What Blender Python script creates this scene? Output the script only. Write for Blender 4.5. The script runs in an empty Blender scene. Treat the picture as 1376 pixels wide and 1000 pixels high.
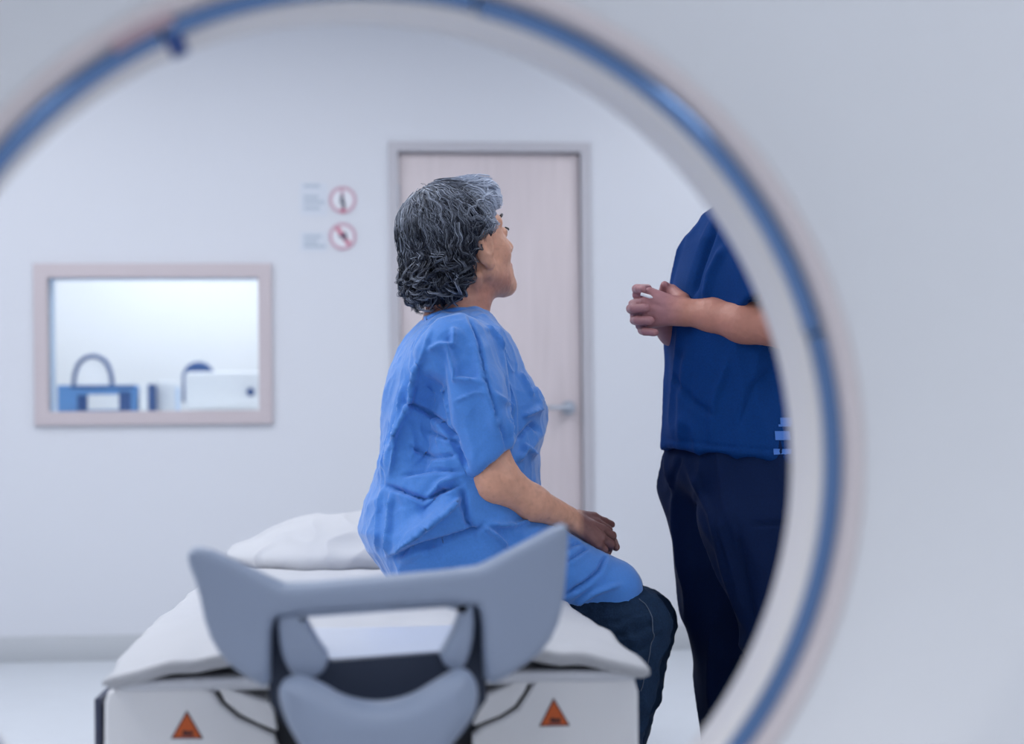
import bpy, bmesh, math, random
import numpy as np
from mathutils import Vector, Matrix, noise

random.seed(7)
rng = np.random.default_rng(7)
S = bpy.context.scene
COL = S.collection

# ------------------------------------------------------------------ camera
W, H, F = 1376.0, 1000.0, 1700.0
CAM = Vector((0.0, 0.0, 0.87))
VPX, VPY = 480.0, 605.0                      # where the room's depth axis vanishes
yaw = -math.atan(104.0 / F)                  # turned a little to the right
roll = math.radians(-0.55)
Rm = Matrix.Rotation(yaw, 3, 'Z') @ Matrix.Rotation(math.pi / 2, 3, 'X') @ Matrix.Rotation(roll, 3, 'Z')
d0 = Rm.transposed() @ Vector((0, 1, 0))
SHX = (W / 2 + F * d0.x / -d0.z - VPX)       # shift in pixels
SHY = (VPY - (H / 2 - F * d0.y / -d0.z))
cam_data = bpy.data.cameras.new('camera')
cam_data.sensor_width = 36.0
cam_data.lens = 36.0 * F / W
cam_data.shift_x = SHX / W
cam_data.shift_y = SHY / W
cam_data.clip_start = 0.02
cam_data.dof.use_dof = True
cam_data.dof.focus_distance = 2.56
cam_data.dof.aperture_fstop = 1.75
cam = bpy.data.objects.new('camera', cam_data)
COL.objects.link(cam)
cam.matrix_world = Matrix.Translation(CAM) @ Rm.to_4x4()
S.camera = cam
RmN = np.array(Rm)

def P(px, py, Y):
    """point of the plane y = Y seen at pixel (px, py) of the photograph"""
    v = Rm @ Vector(((px - W / 2 + SHX) / F, -(py - H / 2 - SHY) / F, -1.0))
    return CAM + v * ((Y - CAM.y) / v.y)

def proj(V):
    q = (V - np.array(CAM)) @ RmN
    px = W / 2 + F * q[:, 0] / -q[:, 2] - SHX
    py = H / 2 - F * q[:, 1] / -q[:, 2] + SHY
    return px, py

# ------------------------------------------------------------------ light, exposure
S.view_settings.view_transform = 'Standard'
S.view_settings.look = 'None'
S.view_settings.exposure = 0.13
S.view_settings.gamma = 1.0
S.view_settings.use_curve_mapping = False
world = bpy.data.worlds.new('World'); S.world = world
world.use_nodes = True
world.node_tree.nodes['Background'].inputs[0].default_value = (0.75, 0.84, 1.0, 1)
world.node_tree.nodes['Background'].inputs[1].default_value = 0.3
LIGHT_COL = (0.935, 0.96, 1.0)
LAMP_W = 13.0
CEIL = 2.9
# x, y, watts factor of the ceiling panels (their lamps are made in ceiling_light below)
LAMPS = [(-1.9, -0.8, 0.98), (0.0, -0.7, 0.75), (1.9, -0.8, 0.98), (-1.9, 1.2, 1.7), (1.9, 1.2, 0.8), (-1.8, 2.7, 2.0), (-0.2, 3.6, 0.8), (1.7, 2.7, 0.3),
         (-1.7, 4.1, 0.4), (1.9, 4.2, 0.8)]

# ------------------------------------------------------------------ materials
def srgb(r, g, b):
    return tuple(((c / 255) / 12.92 if c / 255 <= 0.04045 else ((c / 255 + 0.055) / 1.055) ** 2.4) for c in (r, g, b)) + (1,)

def mat(name, col, rough=0.5, metal=0.0, spec=0.5, noise_scale=None, noise_amt=0.0, bump=0.0, bump_scale=60.0,
        attr=None, sss=0.0, sheen=0.0, stretch=None, emit=None):
    m = bpy.data.materials.new(name); m.use_nodes = True
    nt = m.node_tree; N = nt.nodes; L = nt.links
    b = N['Principled BSDF']
    b.inputs['Roughness'].default_value = rough
    b.inputs['Metallic'].default_value = metal
    b.inputs['Specular IOR Level'].default_value = spec
    b.inputs['Base Color'].default_value = col
    if sheen: b.inputs['Sheen Weight'].default_value = sheen
    if sss:
        b.inputs['Subsurface Weight'].default_value = sss
        b.inputs['Subsurface Radius'].default_value = (0.012, 0.005, 0.003)
        b.inputs['Subsurface Scale'].default_value = 0.6
    if emit:
        b.inputs['Emission Color'].default_value = emit[0]; b.inputs['Emission Strength'].default_value = emit[1]
    src = None
    if attr:
        a = N.new('ShaderNodeAttribute'); a.attribute_name = attr; src = a.outputs['Color']
    tc = N.new('ShaderNodeTexCoord'); mp = N.new('ShaderNodeMapping')
    L.new(tc.outputs['Object'], mp.inputs[0])
    if stretch: mp.inputs['Scale'].default_value = stretch
    if noise_scale:
        n = N.new('ShaderNodeTexNoise'); n.inputs['Scale'].default_value = noise_scale; n.inputs['Detail'].default_value = 5
        L.new(mp.outputs[0], n.inputs['Vector'])
        mx = N.new('ShaderNodeMixRGB'); mx.blend_type = 'MULTIPLY'; mx.inputs[0].default_value = 1.0
        r = N.new('ShaderNodeMapRange'); r.inputs[1].default_value = 0.3; r.inputs[2].default_value = 0.7
        r.inputs[3].default_value = 1 - noise_amt; r.inputs[4].default_value = 1 + noise_amt
        L.new(n.outputs[0], r.inputs[0]); L.new(r.outputs[0], mx.inputs[2])
        if src: L.new(src, mx.inputs[1])
        else: mx.inputs[1].default_value = col
        src = mx.outputs[0]
    if src: L.new(src, b.inputs['Base Color'])
    if bump:
        n2 = N.new('ShaderNodeTexNoise'); n2.inputs['Scale'].default_value = bump_scale; n2.inputs['Detail'].default_value = 6
        L.new(mp.outputs[0], n2.inputs['Vector'])
        bp = N.new('ShaderNodeBump'); bp.inputs['Strength'].default_value = bump; bp.inputs['Distance'].default_value = 0.004
        L.new(n2.outputs[0], bp.inputs['Height']); L.new(bp.outputs[0], b.inputs['Normal'])
    return m

M = {}
M['wall'] = mat('wall_paint', srgb(213, 215, 222), 0.6, bump=0.03, bump_scale=140)
M['wall_side'] = mat('side_wall_paint', srgb(214, 218, 226), 0.6, bump=0.03, bump_scale=140)
M['ceiling'] = mat('ceiling_paint', srgb(225, 228, 233), 0.8)
M['floor'] = mat('vinyl_floor', srgb(206, 211, 218), 0.28, noise_scale=9, noise_amt=0.015)
M['baseboard'] = mat('grey_vinyl_skirting', srgb(186, 189, 194), 0.5)
M['door'] = mat('pale_wood_laminate', srgb(206, 195, 198), 0.45, noise_scale=5, noise_amt=0.05, stretch=(9, 9, 0.5))
M['door_frame'] = mat('grey_door_frame', srgb(184, 182, 189), 0.45)
M['win_frame'] = mat('taupe_window_frame', srgb(196, 185, 189), 0.5)
M['chrome'] = mat('brushed_steel', srgb(176, 182, 192), 0.35, 1.0)
M['gantry'] = mat('gantry_plastic', srgb(222, 222, 224), 0.42, bump=0.01)
M['bore'] = mat('bore_plastic', srgb(226, 221, 219), 0.35)
M['blue_ring'] = mat('blue_trim', srgb(104, 132, 172), 0.13, 0.9)
M['fringe_lip'] = mat('warm_fringe', srgb(214, 203, 203), 0.5)
M['rose'] = mat('rose_reflection', srgb(172, 148, 155), 0.5)
M['deep_blue'] = mat('deep_blue_plastic', srgb(30, 62, 125), 0.3)
M['cradle'] = mat('cradle_grey', srgb(148, 161, 184), 0.38, bump=0.015)
M['cradle_shade'] = mat('cradle_cavity_shade', srgb(42, 52, 72), 0.55)
M['cradle_lt'] = mat('cradle_light', srgb(196, 202, 216), 0.4)
M['table'] = mat('table_plastic', srgb(246, 246, 248), 0.4, bump=0.01)
M['black'] = mat('black_gap', srgb(22, 26, 36), 0.6)
M['navy_gap'] = mat('navy_side', srgb(60, 66, 90), 0.5)
M['sheet'] = mat('white_sheet', srgb(196, 197, 202), 0.8, bump=0.12, bump_scale=40)
M['pad'] = mat('white_pad', srgb(226, 228, 235), 0.6)
M['orange'] = mat('orange_label', srgb(214, 98, 42), 0.5)
M['label_blk'] = mat('label_black', srgb(36, 24, 34), 0.5)
M['label_red'] = mat('label_brownish', srgb(150, 80, 70), 0.5)
M['gown'] = mat('blue_nonwoven_gown', srgb(72, 135, 216), 0.6, spec=0.3, noise_scale=260, noise_amt=0.05, bump=0.12, bump_scale=120, sheen=0.4)
M['jeans'] = mat('dark_denim', srgb(30, 50, 76), 0.85, spec=0.15, noise_scale=300, noise_amt=0.2, bump=0.2, bump_scale=240)
M['thread'] = mat('denim_thread', srgb(84, 96, 116), 0.8)
M['scrub'] = mat('navy_scrub', srgb(3, 54, 116), 0.8, spec=0.15, noise_scale=320, noise_amt=0.12, bump=0.1, bump_scale=200)
M['scrub_pants'] = mat('navy_scrub_trousers', srgb(6, 28, 66), 0.8, spec=0.15, noise_scale=320, noise_amt=0.12, bump=0.1, bump_scale=200)
M['scrub_trim'] = mat('pale_blue_print', srgb(70, 120, 200), 0.7)
M['skin_w'] = mat('skin_tan', (1, 1, 1, 1), 0.5, attr='Col', noise_scale=70, noise_amt=0.07, bump=0.18, bump_scale=170, sss=0.06)
M['skin_n'] = mat('skin_brown', (1, 1, 1, 1), 0.5, attr='Col', noise_scale=90, noise_amt=0.05, bump=0.12, bump_scale=170, sss=0.06)
M['hair'] = mat('grey_hair', (1, 1, 1, 1), 0.42, attr='Col')
M['hair_cap'] = mat('hair_underlayer', (1, 1, 1, 1), 0.8, spec=0.1, attr='Col')
M['hair_blk'] = mat('black_hair', srgb(22, 20, 24), 0.5, bump=0.4, bump_scale=160)
M['eye'] = mat('eye_white', srgb(225, 222, 222), 0.2)
M['iris'] = mat('iris_brown', srgb(40, 25, 20), 0.2)
M['shoe'] = mat('dark_shoe', srgb(40, 42, 50), 0.6)
M['shoe_w'] = mat('white_shoe', srgb(215, 216, 220), 0.6)
M['pen'] = mat('white_pen', srgb(240, 240, 245), 0.3)
M['sign_white'] = mat('sign_white', srgb(226, 226, 232), 0.5)
M['sign_ring'] = mat('faded_red', srgb(196, 160, 176), 0.5)
M['sign_red'] = mat('sign_red', srgb(200, 112, 136), 0.5)
M['sign_dark'] = mat('sign_dark', srgb(44, 52, 78), 0.5)
M['notice'] = mat('notice_paper', srgb(209, 214, 224), 0.6)
M['sign_text'] = mat('faint_print', srgb(180, 190, 203), 0.5)
M['ctl_wall'] = mat('observation_wall', srgb(240, 240, 242), 0.7)
M['ctl_blue'] = mat('console_blue', srgb(92, 146, 205), 0.5)
M['ctl_light'] = mat('console_pale', srgb(200, 216, 238), 0.5)
M['ctl_white'] = mat('console_white', srgb(238, 238, 240), 0.5)
M['ctl_dark'] = mat('console_dark', srgb(22, 70, 130), 0.5)
M['diffuser'] = mat('lamp_diffuser', srgb(240, 245, 255), 0.5, emit=((LIGHT_COL[0], LIGHT_COL[1], LIGHT_COL[2], 1), 2.0))

def glass_mat():
    m = bpy.data.materials.new('window_glass'); m.use_nodes = True
    nt = m.node_tree; N = nt.nodes; L = nt.links; N.clear()
    o = N.new('ShaderNodeOutputMaterial'); mx = N.new('ShaderNodeMixShader'); t = N.new('ShaderNodeBsdfTransparent')
    g = N.new('ShaderNodeBsdfGlossy'); g.inputs['Roughness'].default_value = 0.02
    t.inputs[0].default_value = (0.95, 0.985, 1.0, 1)
    fr = N.new('ShaderNodeFresnel'); fr.inputs[0].default_value = 1.4
    L.new(fr.outputs[0], mx.inputs[0]); L.new(t.outputs[0], mx.inputs[1]); L.new(g.outputs[0], mx.inputs[2]); L.new(mx.outputs[0], o.inputs[0])
    return m
M['glass'] = glass_mat()

# ------------------------------------------------------------------ object helpers
def link(name, me, m=None, parent=None, smooth=True):
    if m is not None:
        me.materials.clear(); me.materials.append(m)
    if smooth:
        me.polygons.foreach_set('use_smooth', [True] * len(me.polygons))
    o = bpy.data.objects.new(name, me); COL.objects.link(o)
    if parent is not None:
        o.parent = parent
        o.matrix_parent_inverse = Matrix.Translation(-parent.location) if parent.type == 'EMPTY' else Matrix()
    return o

def tag(o, label, cat=None, group=None, kind=None):
    o['label'] = label
    if cat: o['category'] = cat
    if group: o['group'] = group
    if kind: o['kind'] = kind
    return o

def struct(o, label=None):
    o['kind'] = 'structure'
    if label: o['label'] = label
    return o

def thing(name, loc, label, cat, group=None):
    e = bpy.data.objects.new(name, None); COL.objects.link(e)
    e.empty_display_size = 0.05; e.location = loc
    return tag(e, label, cat, group)

def pydata(verts, faces):
    me = bpy.data.meshes.new('m'); me.from_pydata([tuple(v) for v in verts], [], [tuple(f) for f in faces]); me.update(); return me

def sharp(me, deg=35):
    me.set_sharp_from_angle(angle=math.radians(deg)); return me

def box_me(lo, hi, bev=0.0, seg=2):
    bm = bmesh.new(); bmesh.ops.create_cube(bm, size=1)
    for v in bm.verts:
        v.co = Vector(((lo[i] + hi[i]) / 2 + v.co[i] * (hi[i] - lo[i]) for i in range(3)))
    if bev: bmesh.ops.bevel(bm, geom=bm.edges[:], offset=bev, segments=seg, affect='EDGES', profile=0.5)
    me = bpy.data.meshes.new('box'); bm.to_mesh(me); bm.free()
    return me

def boxo(name, lo, hi, m, parent=None, bev=0.0, seg=2):
    return link(name, sharp(box_me(lo, hi, bev, seg)), m, parent)

def smooth_poly(pts, it=2, closed=True):
    for _ in range(it):
        out = []
        n = len(pts)
        for i in range(n if closed else n - 1):
            a, b = Vector(pts[i]), Vector(pts[(i + 1) % n])
            out += [a * .75 + b * .25, a * .25 + b * .75]
        pts = out if closed else [Vector(pts[0])] + out + [Vector(pts[-1])]
    return pts

def prism(outlines, Y0, Y1, bev=0.0):
    """flat outline(s) in x-z (holes allowed) made solid from y=Y0 to y=Y1, edges rounded"""
    cu = bpy.data.curves.new('c', 'CURVE'); cu.dimensions = '2D'; cu.fill_mode = 'BOTH'
    cu.extrude = max((Y1 - Y0) / 2 - bev, 1e-4); cu.bevel_depth = bev; cu.bevel_resolution = 3; cu.offset = -bev
    for pts in outlines:
        sp = cu.splines.new('POLY'); sp.points.add(len(pts) - 1); sp.use_cyclic_u = True
        for p, q in zip(sp.points, pts): p.co = (q[0], q[1], 0, 1)
    o = bpy.data.objects.new('c', cu); COL.objects.link(o)
    bpy.context.view_layer.update()
    me = bpy.data.meshes.new_from_object(o.evaluated_get(bpy.context.evaluated_depsgraph_get()))
    bpy.data.objects.remove(o); bpy.data.curves.remove(cu)
    T = Matrix(((1, 0, 0, 0), (0, 0, -1, (Y0 + Y1) / 2), (0, 1, 0, 0), (0, 0, 0, 1)))
    me.transform(T)
    bm = bmesh.new(); bm.from_mesh(me); bmesh.ops.remove_doubles(bm, verts=bm.verts, dist=1e-6)
    bmesh.ops.recalc_face_normals(bm, faces=bm.faces); bm.to_mesh(me); bm.free()
    return sharp(me, 30)

def pxpoly(pts, Y):
    return [(P(x, y, Y).x, P(x, y, Y).z) for x, y in pts]

def tube_me(pts, rad, n=10, cap=True, flat=None):
    pts = [Vector(p) for p in pts]
    if not hasattr(rad, '__len__'): rad = [rad] * len(pts)
    V = []; Fc = []
    up = Vector((0.13, 0.21, 0.97))
    for i, p in enumerate(pts):
        t = (pts[min(i + 1, len(pts) - 1)] - pts[max(i - 1, 0)]).normalized()
        a = t.cross(up)
        if a.length < 1e-3: a = t.cross(Vector((1, 0, 0)))
        a.normalize(); b = t.cross(a)
        for k in range(n):
            th = 2 * math.pi * k / n
            V.append(p + (a * math.cos(th) + b * math.sin(th) * (flat or 1)) * rad[i])
    for i in range(len(pts) - 1):
        for k in range(n):
            Fc.append((i * n + k, i * n + (k + 1) % n, (i + 1) * n + (k + 1) % n, (i + 1) * n + k))
    if cap:
        Fc.append(tuple(range(n))[::-1]); Fc.append(tuple((len(pts) - 1) * n + k for k in range(n)))
    me = pydata(V, Fc)
    bm = bmesh.new(); bm.from_mesh(me); bmesh.ops.recalc_face_normals(bm, faces=bm.faces); bm.to_mesh(me); bm.free()
    return sharp(me, 60)

def loft_me(rings, closed=True):
    n = len(rings[0]); V = [v for r in rings for v in r]; Fc = []
    for i in range(len(rings) - 1):
        for k in range(n if closed else n - 1):
            Fc.append((i * n + k, i * n + (k + 1) % n, (i + 1) * n + (k + 1) % n, (i + 1) * n + k))
    return pydata(V, Fc)

# ------------------------------------------------------------------ the room
YB = 5.38
XL, XR, YF = -3.3, 3.3, -1.9
struct(boxo('floor', (XL - .2, YF - .2, -0.1), (XR + .2, YB + .16, 0.0), M['floor']), 'pale grey vinyl floor of the scanner room')
struct(boxo('ceiling', (XL - .2, YF - .2, CEIL), (XR + .2, YB + .16, CEIL + .1), M['ceiling']), 'white ceiling')
win = [P(52, 361, YB), P(361, 564, YB)]
wx0, wx1, wz1, wz0 = win[0].x, win[1].x, win[0].z, win[1].z
dx0, dx1, dzt = P(523, 192, YB).x, P(791, 192, YB).x, P(655, 193, YB).z
fw = 0.018
me = prism([[(XL, 0), (dx0 + fw, 0), (dx0 + fw, dzt - fw), (dx1 - fw, dzt - fw), (dx1 - fw, 0), (XR, 0), (XR, CEIL), (XL, CEIL)],
            [(wx0, wz0), (wx0, wz1), (wx1, wz1), (wx1, wz0)]], YB, YB + 0.16)
struct(link('wall_back', me, M['wall']), 'white painted wall with door and observation window')
struct(boxo('wall_left', (XL - .1, YF, 0), (XL, YB, CEIL), M['wall_side']), 'white painted left wall')
struct(boxo('wall_right', (XR, YF, 0), (XR + .1, YB, CEIL), M['wall_side']), 'white painted right wall')
struct(boxo('wall_front', (XL, YF - .1, 0), (XR, YF, CEIL), M['wall_side']), 'white painted wall behind the scanner')
bbz = 0.105
struct(boxo('baseboard_back', (XL, YB - .012, 0), (dx0, YB, bbz), M['baseboard'], bev=.003), 'grey skirting left of the door')
struct(boxo('baseboard_back_right', (dx1, YB - .012, 0), (XR, YB, bbz), M['baseboard'], bev=.003), 'grey skirting right of the door')
struct(boxo('baseboard_left', (XL, YF, 0), (XL + .012, YB - .013, bbz), M['baseboard'], bev=.003))
struct(boxo('baseboard_right', (XR - .012, YF, 0), (XR, YB - .013, bbz), M['baseboard'], bev=.003))

# door
door = thing('door_1', ((dx0 + dx1) / 2, YB, 0), 'pale wood laminate door in a grey metal frame', 'door')
del door['category']; door['kind'] = 'structure'
fr = prism([[(dx0 - .004, 0), (dx0 + .036, 0), (dx0 + .036, dzt - .036), (dx1 - .036, dzt - .036), (dx1 - .036, 0), (dx1 + .004, 0), (dx1 + .004, dzt + .004), (dx0 - .004, dzt + .004)]],
           YB - .014, YB + .1, .003)
link('door_frame', fr, M['door_frame'], door)
leaf = boxo('door_leaf', (dx0 + .04, YB + .02, 0.008), (dx1 - .04, YB + .06, dzt - .04), M['door'], door, bev=.003)
hp = P(764, 548, YB)
hd = link('door_handle', tube_me([(hp.x, YB - .035, hp.z), (hp.x - .03, YB - .037, hp.z), (hp.x - .115, YB - .037, hp.z)], [.011, .010, .009], 12), M['chrome'], door)
link('rose_plate', tube_me([(hp.x, YB + .021, hp.z), (hp.x, YB + .002, hp.z)], .03, 24), M['chrome'], door)
link('handle_neck', tube_me([(hp.x, YB + .005, hp.z), (hp.x, YB - .04, hp.z)], .0125, 16), M['chrome'], door)
for hz in (.25, 1.05, 1.9):
    link('hinge', tube_me([(dx0 + .037, YB + .014, hz), (dx0 + .037, YB + .014, hz + .1)], .006, 10), M['chrome'], door)

# observation window
w = thing('window_1', ((wx0 + wx1) / 2, YB, wz0), 'observation window in a taupe frame looking into the control room', 'window')
del w['category']; w['kind'] = 'structure'
fo = .018; fi = .05
me = prism([[(wx0 - fo, wz0 - fo), (wx0 - fo, wz1 + fo), (wx1 + fo, wz1 + fo), (wx1 + fo, wz0 - fo)],
            [(wx0 + fi - .012, wz0 + fi - .01), (wx0 + fi - .012, wz1 - fi + .01), (wx1 - fi + .012, wz1 - fi + .01), (wx1 - fi + .012, wz0 + fi - .01)]], YB - .022, YB + .02, .003)
link('window_frame', me, M['win_frame'], w)
me = prism([[(wx0, wz0), (wx0, wz1), (wx1, wz1), (wx1, wz0)],
            [(wx0 + .03, wz0 + .03), (wx0 + .03, wz1 - .03), (wx1 - .03, wz1 - .03), (wx1 - .03, wz0 + .03)]], YB + .02, YB + .155, .002)
link('window_reveal', me, M['ctl_light'], w)
boxo('pane', (wx0 + .005, YB + .06, wz0 + .005), (wx1 - .005, YB + .068, wz1 - .005), M['glass'], w)

# ceiling lights
for i, (lx, ly, k) in enumerate(LAMPS):
    names = ['behind the left of the gantry', 'behind the middle of the gantry', 'behind the right of the gantry', 'beside the left end of the gantry', 'beside the right end of the gantry',
             'left of the patient table', 'above the far end of the table', 'right of the standing person', 'near the observation window', 'near the door']
    t = thing('ceiling_light', (lx, ly, CEIL), 'flat white ceiling light panel ' + names[i], 'ceiling light', 'ceiling light panels')
    me = prism([[(lx - .31, ly - .61), (lx + .31, ly - .61), (lx + .31, ly + .61), (lx - .31, ly + .61)],
                [(lx - .28, ly - .58), (lx + .28, ly - .58), (lx + .28, ly + .58), (lx - .28, ly + .58)]], 0, .03)
    me.transform(Matrix(((1, 0, 0, 0), (0, 0, 1, 0), (0, 1, 0, CEIL - .03), (0, 0, 0, 1))))
    me.flip_normals()
    link('light_frame', me, M['door_frame'], t)
    boxo('diffuser', (lx - .28, ly - .58, CEIL - .02), (lx + .28, ly + .58, CEIL - .012), M['diffuser'], t)
    ld = bpy.data.lights.new('panel_lamp', 'AREA'); ld.shape = 'RECTANGLE'; ld.size = .56; ld.size_y = 1.16
    ld.energy = LAMP_W * k; ld.color = LIGHT_COL
    lo = bpy.data.objects.new('panel_lamp', ld); COL.objects.link(lo); lo.location = (lx, ly, CEIL - .035)
    lo.parent = t; lo.matrix_parent_inverse = Matrix.Translation(-t.location)

# ------------------------------------------------------------------ control room seen through the window
CB = 7.6
cx0, cx1 = wx0 - 1.0, wx1 + 0.9
struct(boxo('wall_observation_back', (cx0, CB, 0), (cx1, CB + .1, CEIL), M['ctl_wall']), 'white far wall of the control room')
struct(boxo('wall_observation_left', (cx0 - .1, YB + .16, 0), (cx0, CB + .1, CEIL), M['ctl_wall']))
struct(boxo('wall_observation_right', (cx1, YB + .16, 0), (cx1 + .1, CB + .1, CEIL), M['ctl_wall']))
struct(boxo('floor_observation', (cx0 - .1, YB + .16, -.1), (cx1 + .1, CB + .1, 0), M['floor']))
struct(boxo('ceiling_observation', (cx0 - .1, YB + .16, CEIL), (cx1 + .1, CB + .1, CEIL + .1), M['ceiling']))
t = thing('ceiling_light', ((cx0 + cx1) / 2, 6.5, CEIL), 'flat white ceiling light panel inside the control room', 'ceiling light', 'ceiling light panels')
boxo('diffuser', ((cx0 + cx1) / 2 - .6, 6.2, CEIL - .02), ((cx0 + cx1) / 2 + .6, 6.8, CEIL - .008), M['diffuser'], t)
ld = bpy.data.lights.new('panel_lamp', 'AREA'); ld.shape = 'RECTANGLE'; ld.size = 1.18; ld.size_y = .58; ld.energy = 27; ld.color = LIGHT_COL
lo = bpy.data.objects.new('panel_lamp', ld); COL.objects.link(lo); lo.location = ((cx0 + cx1) / 2, 6.5, CEIL - .03)
lo.parent = t; lo.matrix_parent_inverse = Matrix.Translation(-t.location)

CY = 6.15
dz = P(200, 556, CY).z - .004
t = thing('control_desk', ((wx0 + wx1) / 2, CY, 0), 'white control desk behind the observation window', 'desk')
boxo('desk_top', (cx0 + .3, 5.68, dz - .04), (cx1 - .25, 6.75, dz), M['ctl_white'], t, bev=.004)
for xx in (cx0 + .35, cx1 - .35):
    boxo('leg', (xx, 5.8, 0), (xx + .05, 6.6, dz - .04), M['ctl_white'], t, bev=.004)

def pbox(name, px0, py0, px1, py1, Y, dep, m, parent, bev=.004):
    a, b = P(px0, py1, Y), P(px1, py0, Y)
    return boxo(name, (a.x, Y, a.z), (b.x, Y + dep, b.z), m, parent, bev=bev)
a = P(128, 553, CY)
t = thing('operator_console', (a.x, CY, dz), 'blue control console box with a white label panel on the desk', 'console')
pbox('case', 77, 517, 183, 554, CY, .22, M['ctl_blue'], t, .006)
pbox('label_panel', 118, 530, 160, 551, CY - .006, .006, M['ctl_white'], t, .001)
pbox('side_bay', 160, 526, 176, 552, CY - .008, .008, M['ctl_dark'], t, .001)
pbox('side_bay', 104, 531, 117, 552, CY - .006, .006, M['ctl_dark'], t, .001)
pbox('top_strip', 95, 518, 181, 522, CY - .006, .006, M['ctl_dark'], t, .001)
a = P(205, 553, CY)
t = thing('binder', (a.x, CY, dz), 'blue and white upright binder beside the blue console', 'binder')
pbox('spine', 199, 516, 206, 554, CY, .2, M['ctl_dark'], t, .003)
pbox('cover', 187, 517, 198.6, 553, CY + .002, .2, M['ctl_white'], t, .003)

# arched chair back
a = P(125, 555, 6.95)
t = thing('office_chair', (a.x, 6.95, 0), 'office chair with a thin arched back behind the blue console', 'chair', 'control room chairs')
arc = [(99, 540), (99, 515), (101, 500), (106, 488), (114, 481), (125, 478), (136, 481), (144, 488), (149, 500), (151, 515), (151, 540)]
pts = [P(x, y, 6.95) for x, y in arc]
link('back_frame', tube_me(smooth_poly(pts, 1, False), .012, 8), M['ctl_dark'], t)
link('back_mesh', prism([pxpoly([(101, 540), (101, 505), (108, 489), (125, 483), (142, 489), (149, 505), (149, 540)], 6.95)], 6.948, 6.956), M['ctl_white'], t)
def chair_base(t, x, y, back_z):
    boxo('seat', (x - .24, y - .5, .44), (x + .24, y - .02, .52), M['ctl_blue'], t, bev=.02)
    boxo('back_post', (x - .03, y - .0, .44), (x + .03, y + .03, back_z), M['ctl_dark'], t, bev=.005)
    link('gas_column', tube_me([(x, y - .25, .08), (x, y - .25, .44)], .03, 12), M['ctl_dark'], t)
    for k in range(5):
        th = k * 2 * math.pi / 5
        link('leg', tube_me([(x, y - .25, .1), (x + .27 * math.cos(th), y - .25 + .27 * math.sin(th), .06)], [.025, .018], 8), M['ctl_dark'], t)
        link('caster', tube_me([(x + .27 * math.cos(th) - .015, y - .25 + .27 * math.sin(th), .03), (x + .27 * math.cos(th) + .015, y - .25 + .27 * math.sin(th), .03)], .03, 10), M['black'], t)
chair_base(t, a.x, 6.95, P(125, 520, 6.95).z)
a = P(268, 555, 6.95)
t = thing('office_chair', (a.x, 6.95, 0), 'office chair with a solid blue domed back behind the white monitor', 'chair', 'control room chairs')
dome = [(245, 540), (245, 503), (251, 492), (260, 487), (270, 486), (280, 490), (288, 500), (290, 512), (290, 540)]
link('backrest', prism([pxpoly(dome, 6.95)], 6.93, 6.98, .012), M['ctl_dark'], t)
chair_base(t, a.x, 6.96, P(268, 530, 6.95).z)
a = P(300, 553, CY)
t = thing('monitor', (a.x, CY + .05, dz), 'white monitor seen from behind with one dark round button', 'monitor')
pbox('back_shell', 248, 499, 350, 552, CY + .05, .05, M['ctl_white'], t, .02)
b = P(337, 527, CY + .05)
link('button', tube_me([(b.x, CY + .052, b.z), (b.x, CY + .03, b.z)], .019, 20), M['ctl_dark'], t)
boxo('foot', (a.x - .12, CY + .0, dz), (a.x + .12, CY + .2, dz + .012), M['ctl_white'], t, bev=.004)
a = P(226, 553, CY + .1)
t = thing('monitor', (a.x, CY + .1, dz), 'smaller white screen back between the binder and the large monitor', 'monitor')
pbox('back_shell', 210, 512, 240, 553, CY + .1, .04, M['ctl_white'], t, .01)
pbox('stand', 236, 520, 241, 553, CY + .03, .03, M['ctl_light'], t, .004)

# ------------------------------------------------------------------ signs on the wall
def disc(cx, cz, r, y0, y1, n=40):
    return tube_me([(cx, y0, cz), (cx, y1, cz)], r, n)
def ring_prism(cx, cz, r0, r1, y0, y1, n=48):
    c = [(math.cos(2 * math.pi * k / n), math.sin(2 * math.pi * k / n)) for k in range(n)]
    return prism([[(cx + r1 * a, cz + r1 * b) for a, b in c], [(cx + r0 * a, cz + r0 * b) for a, b in c]], y0, y1)
for i, (px, py) in enumerate(((460.5, 269), (460.5, 318))):
    c = P(px, py, YB)
    t = thing('prohibition_sign', (c.x, YB, c.z), ['round prohibition sign with a dark upright pictogram, upper of the pair', 'round prohibition sign with a red diagonal bar, lower of the pair'][i], 'sign', 'round signs left of the door')
    link('disc', disc(c.x, c.z, .056, YB - .003, YB - .0002), M['sign_white'], t)
    link('ring', ring_prism(c.x, c.z, .045, .058, YB - .005, YB - .0031), M['sign_ring'], t)
    def poly(name, pts, m, y):
        link(name, prism([[(P(x, z, YB).x, P(x, z, YB).z) for x, z in pts]], YB - y - .0015, YB - y), m, t, smooth=False)
    if i == 0:
        poly('slash', [(457.5, 254), (461.5, 254), (462, 272), (458, 272)], M['sign_ring'], .0034)
        poly('pictogram', [(458, 262), (461, 262), (461.5, 268), (464, 275), (463, 283), (458, 283), (460.5, 277), (457, 272)], M['sign_dark'], .0052)
        poly('base_mark', [(457, 281), (465, 281), (463, 286), (458, 286)], M['sign_red'], .0068)
    else:
        poly('slash', [(448.5, 305), (454, 303), (473, 329), (468, 332)], M['sign_red'], .0034)
        poly('pictogram', [(455, 316), (461, 316.5), (463, 312), (465, 312), (466, 320), (465, 326), (463, 321), (456, 319)], M['sign_dark'], .0052)
rows = [[(250, 430), (265, 428), (272, 436), (280, 430)], [(318, 432), (325, 427), (331, 438)]]
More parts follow.
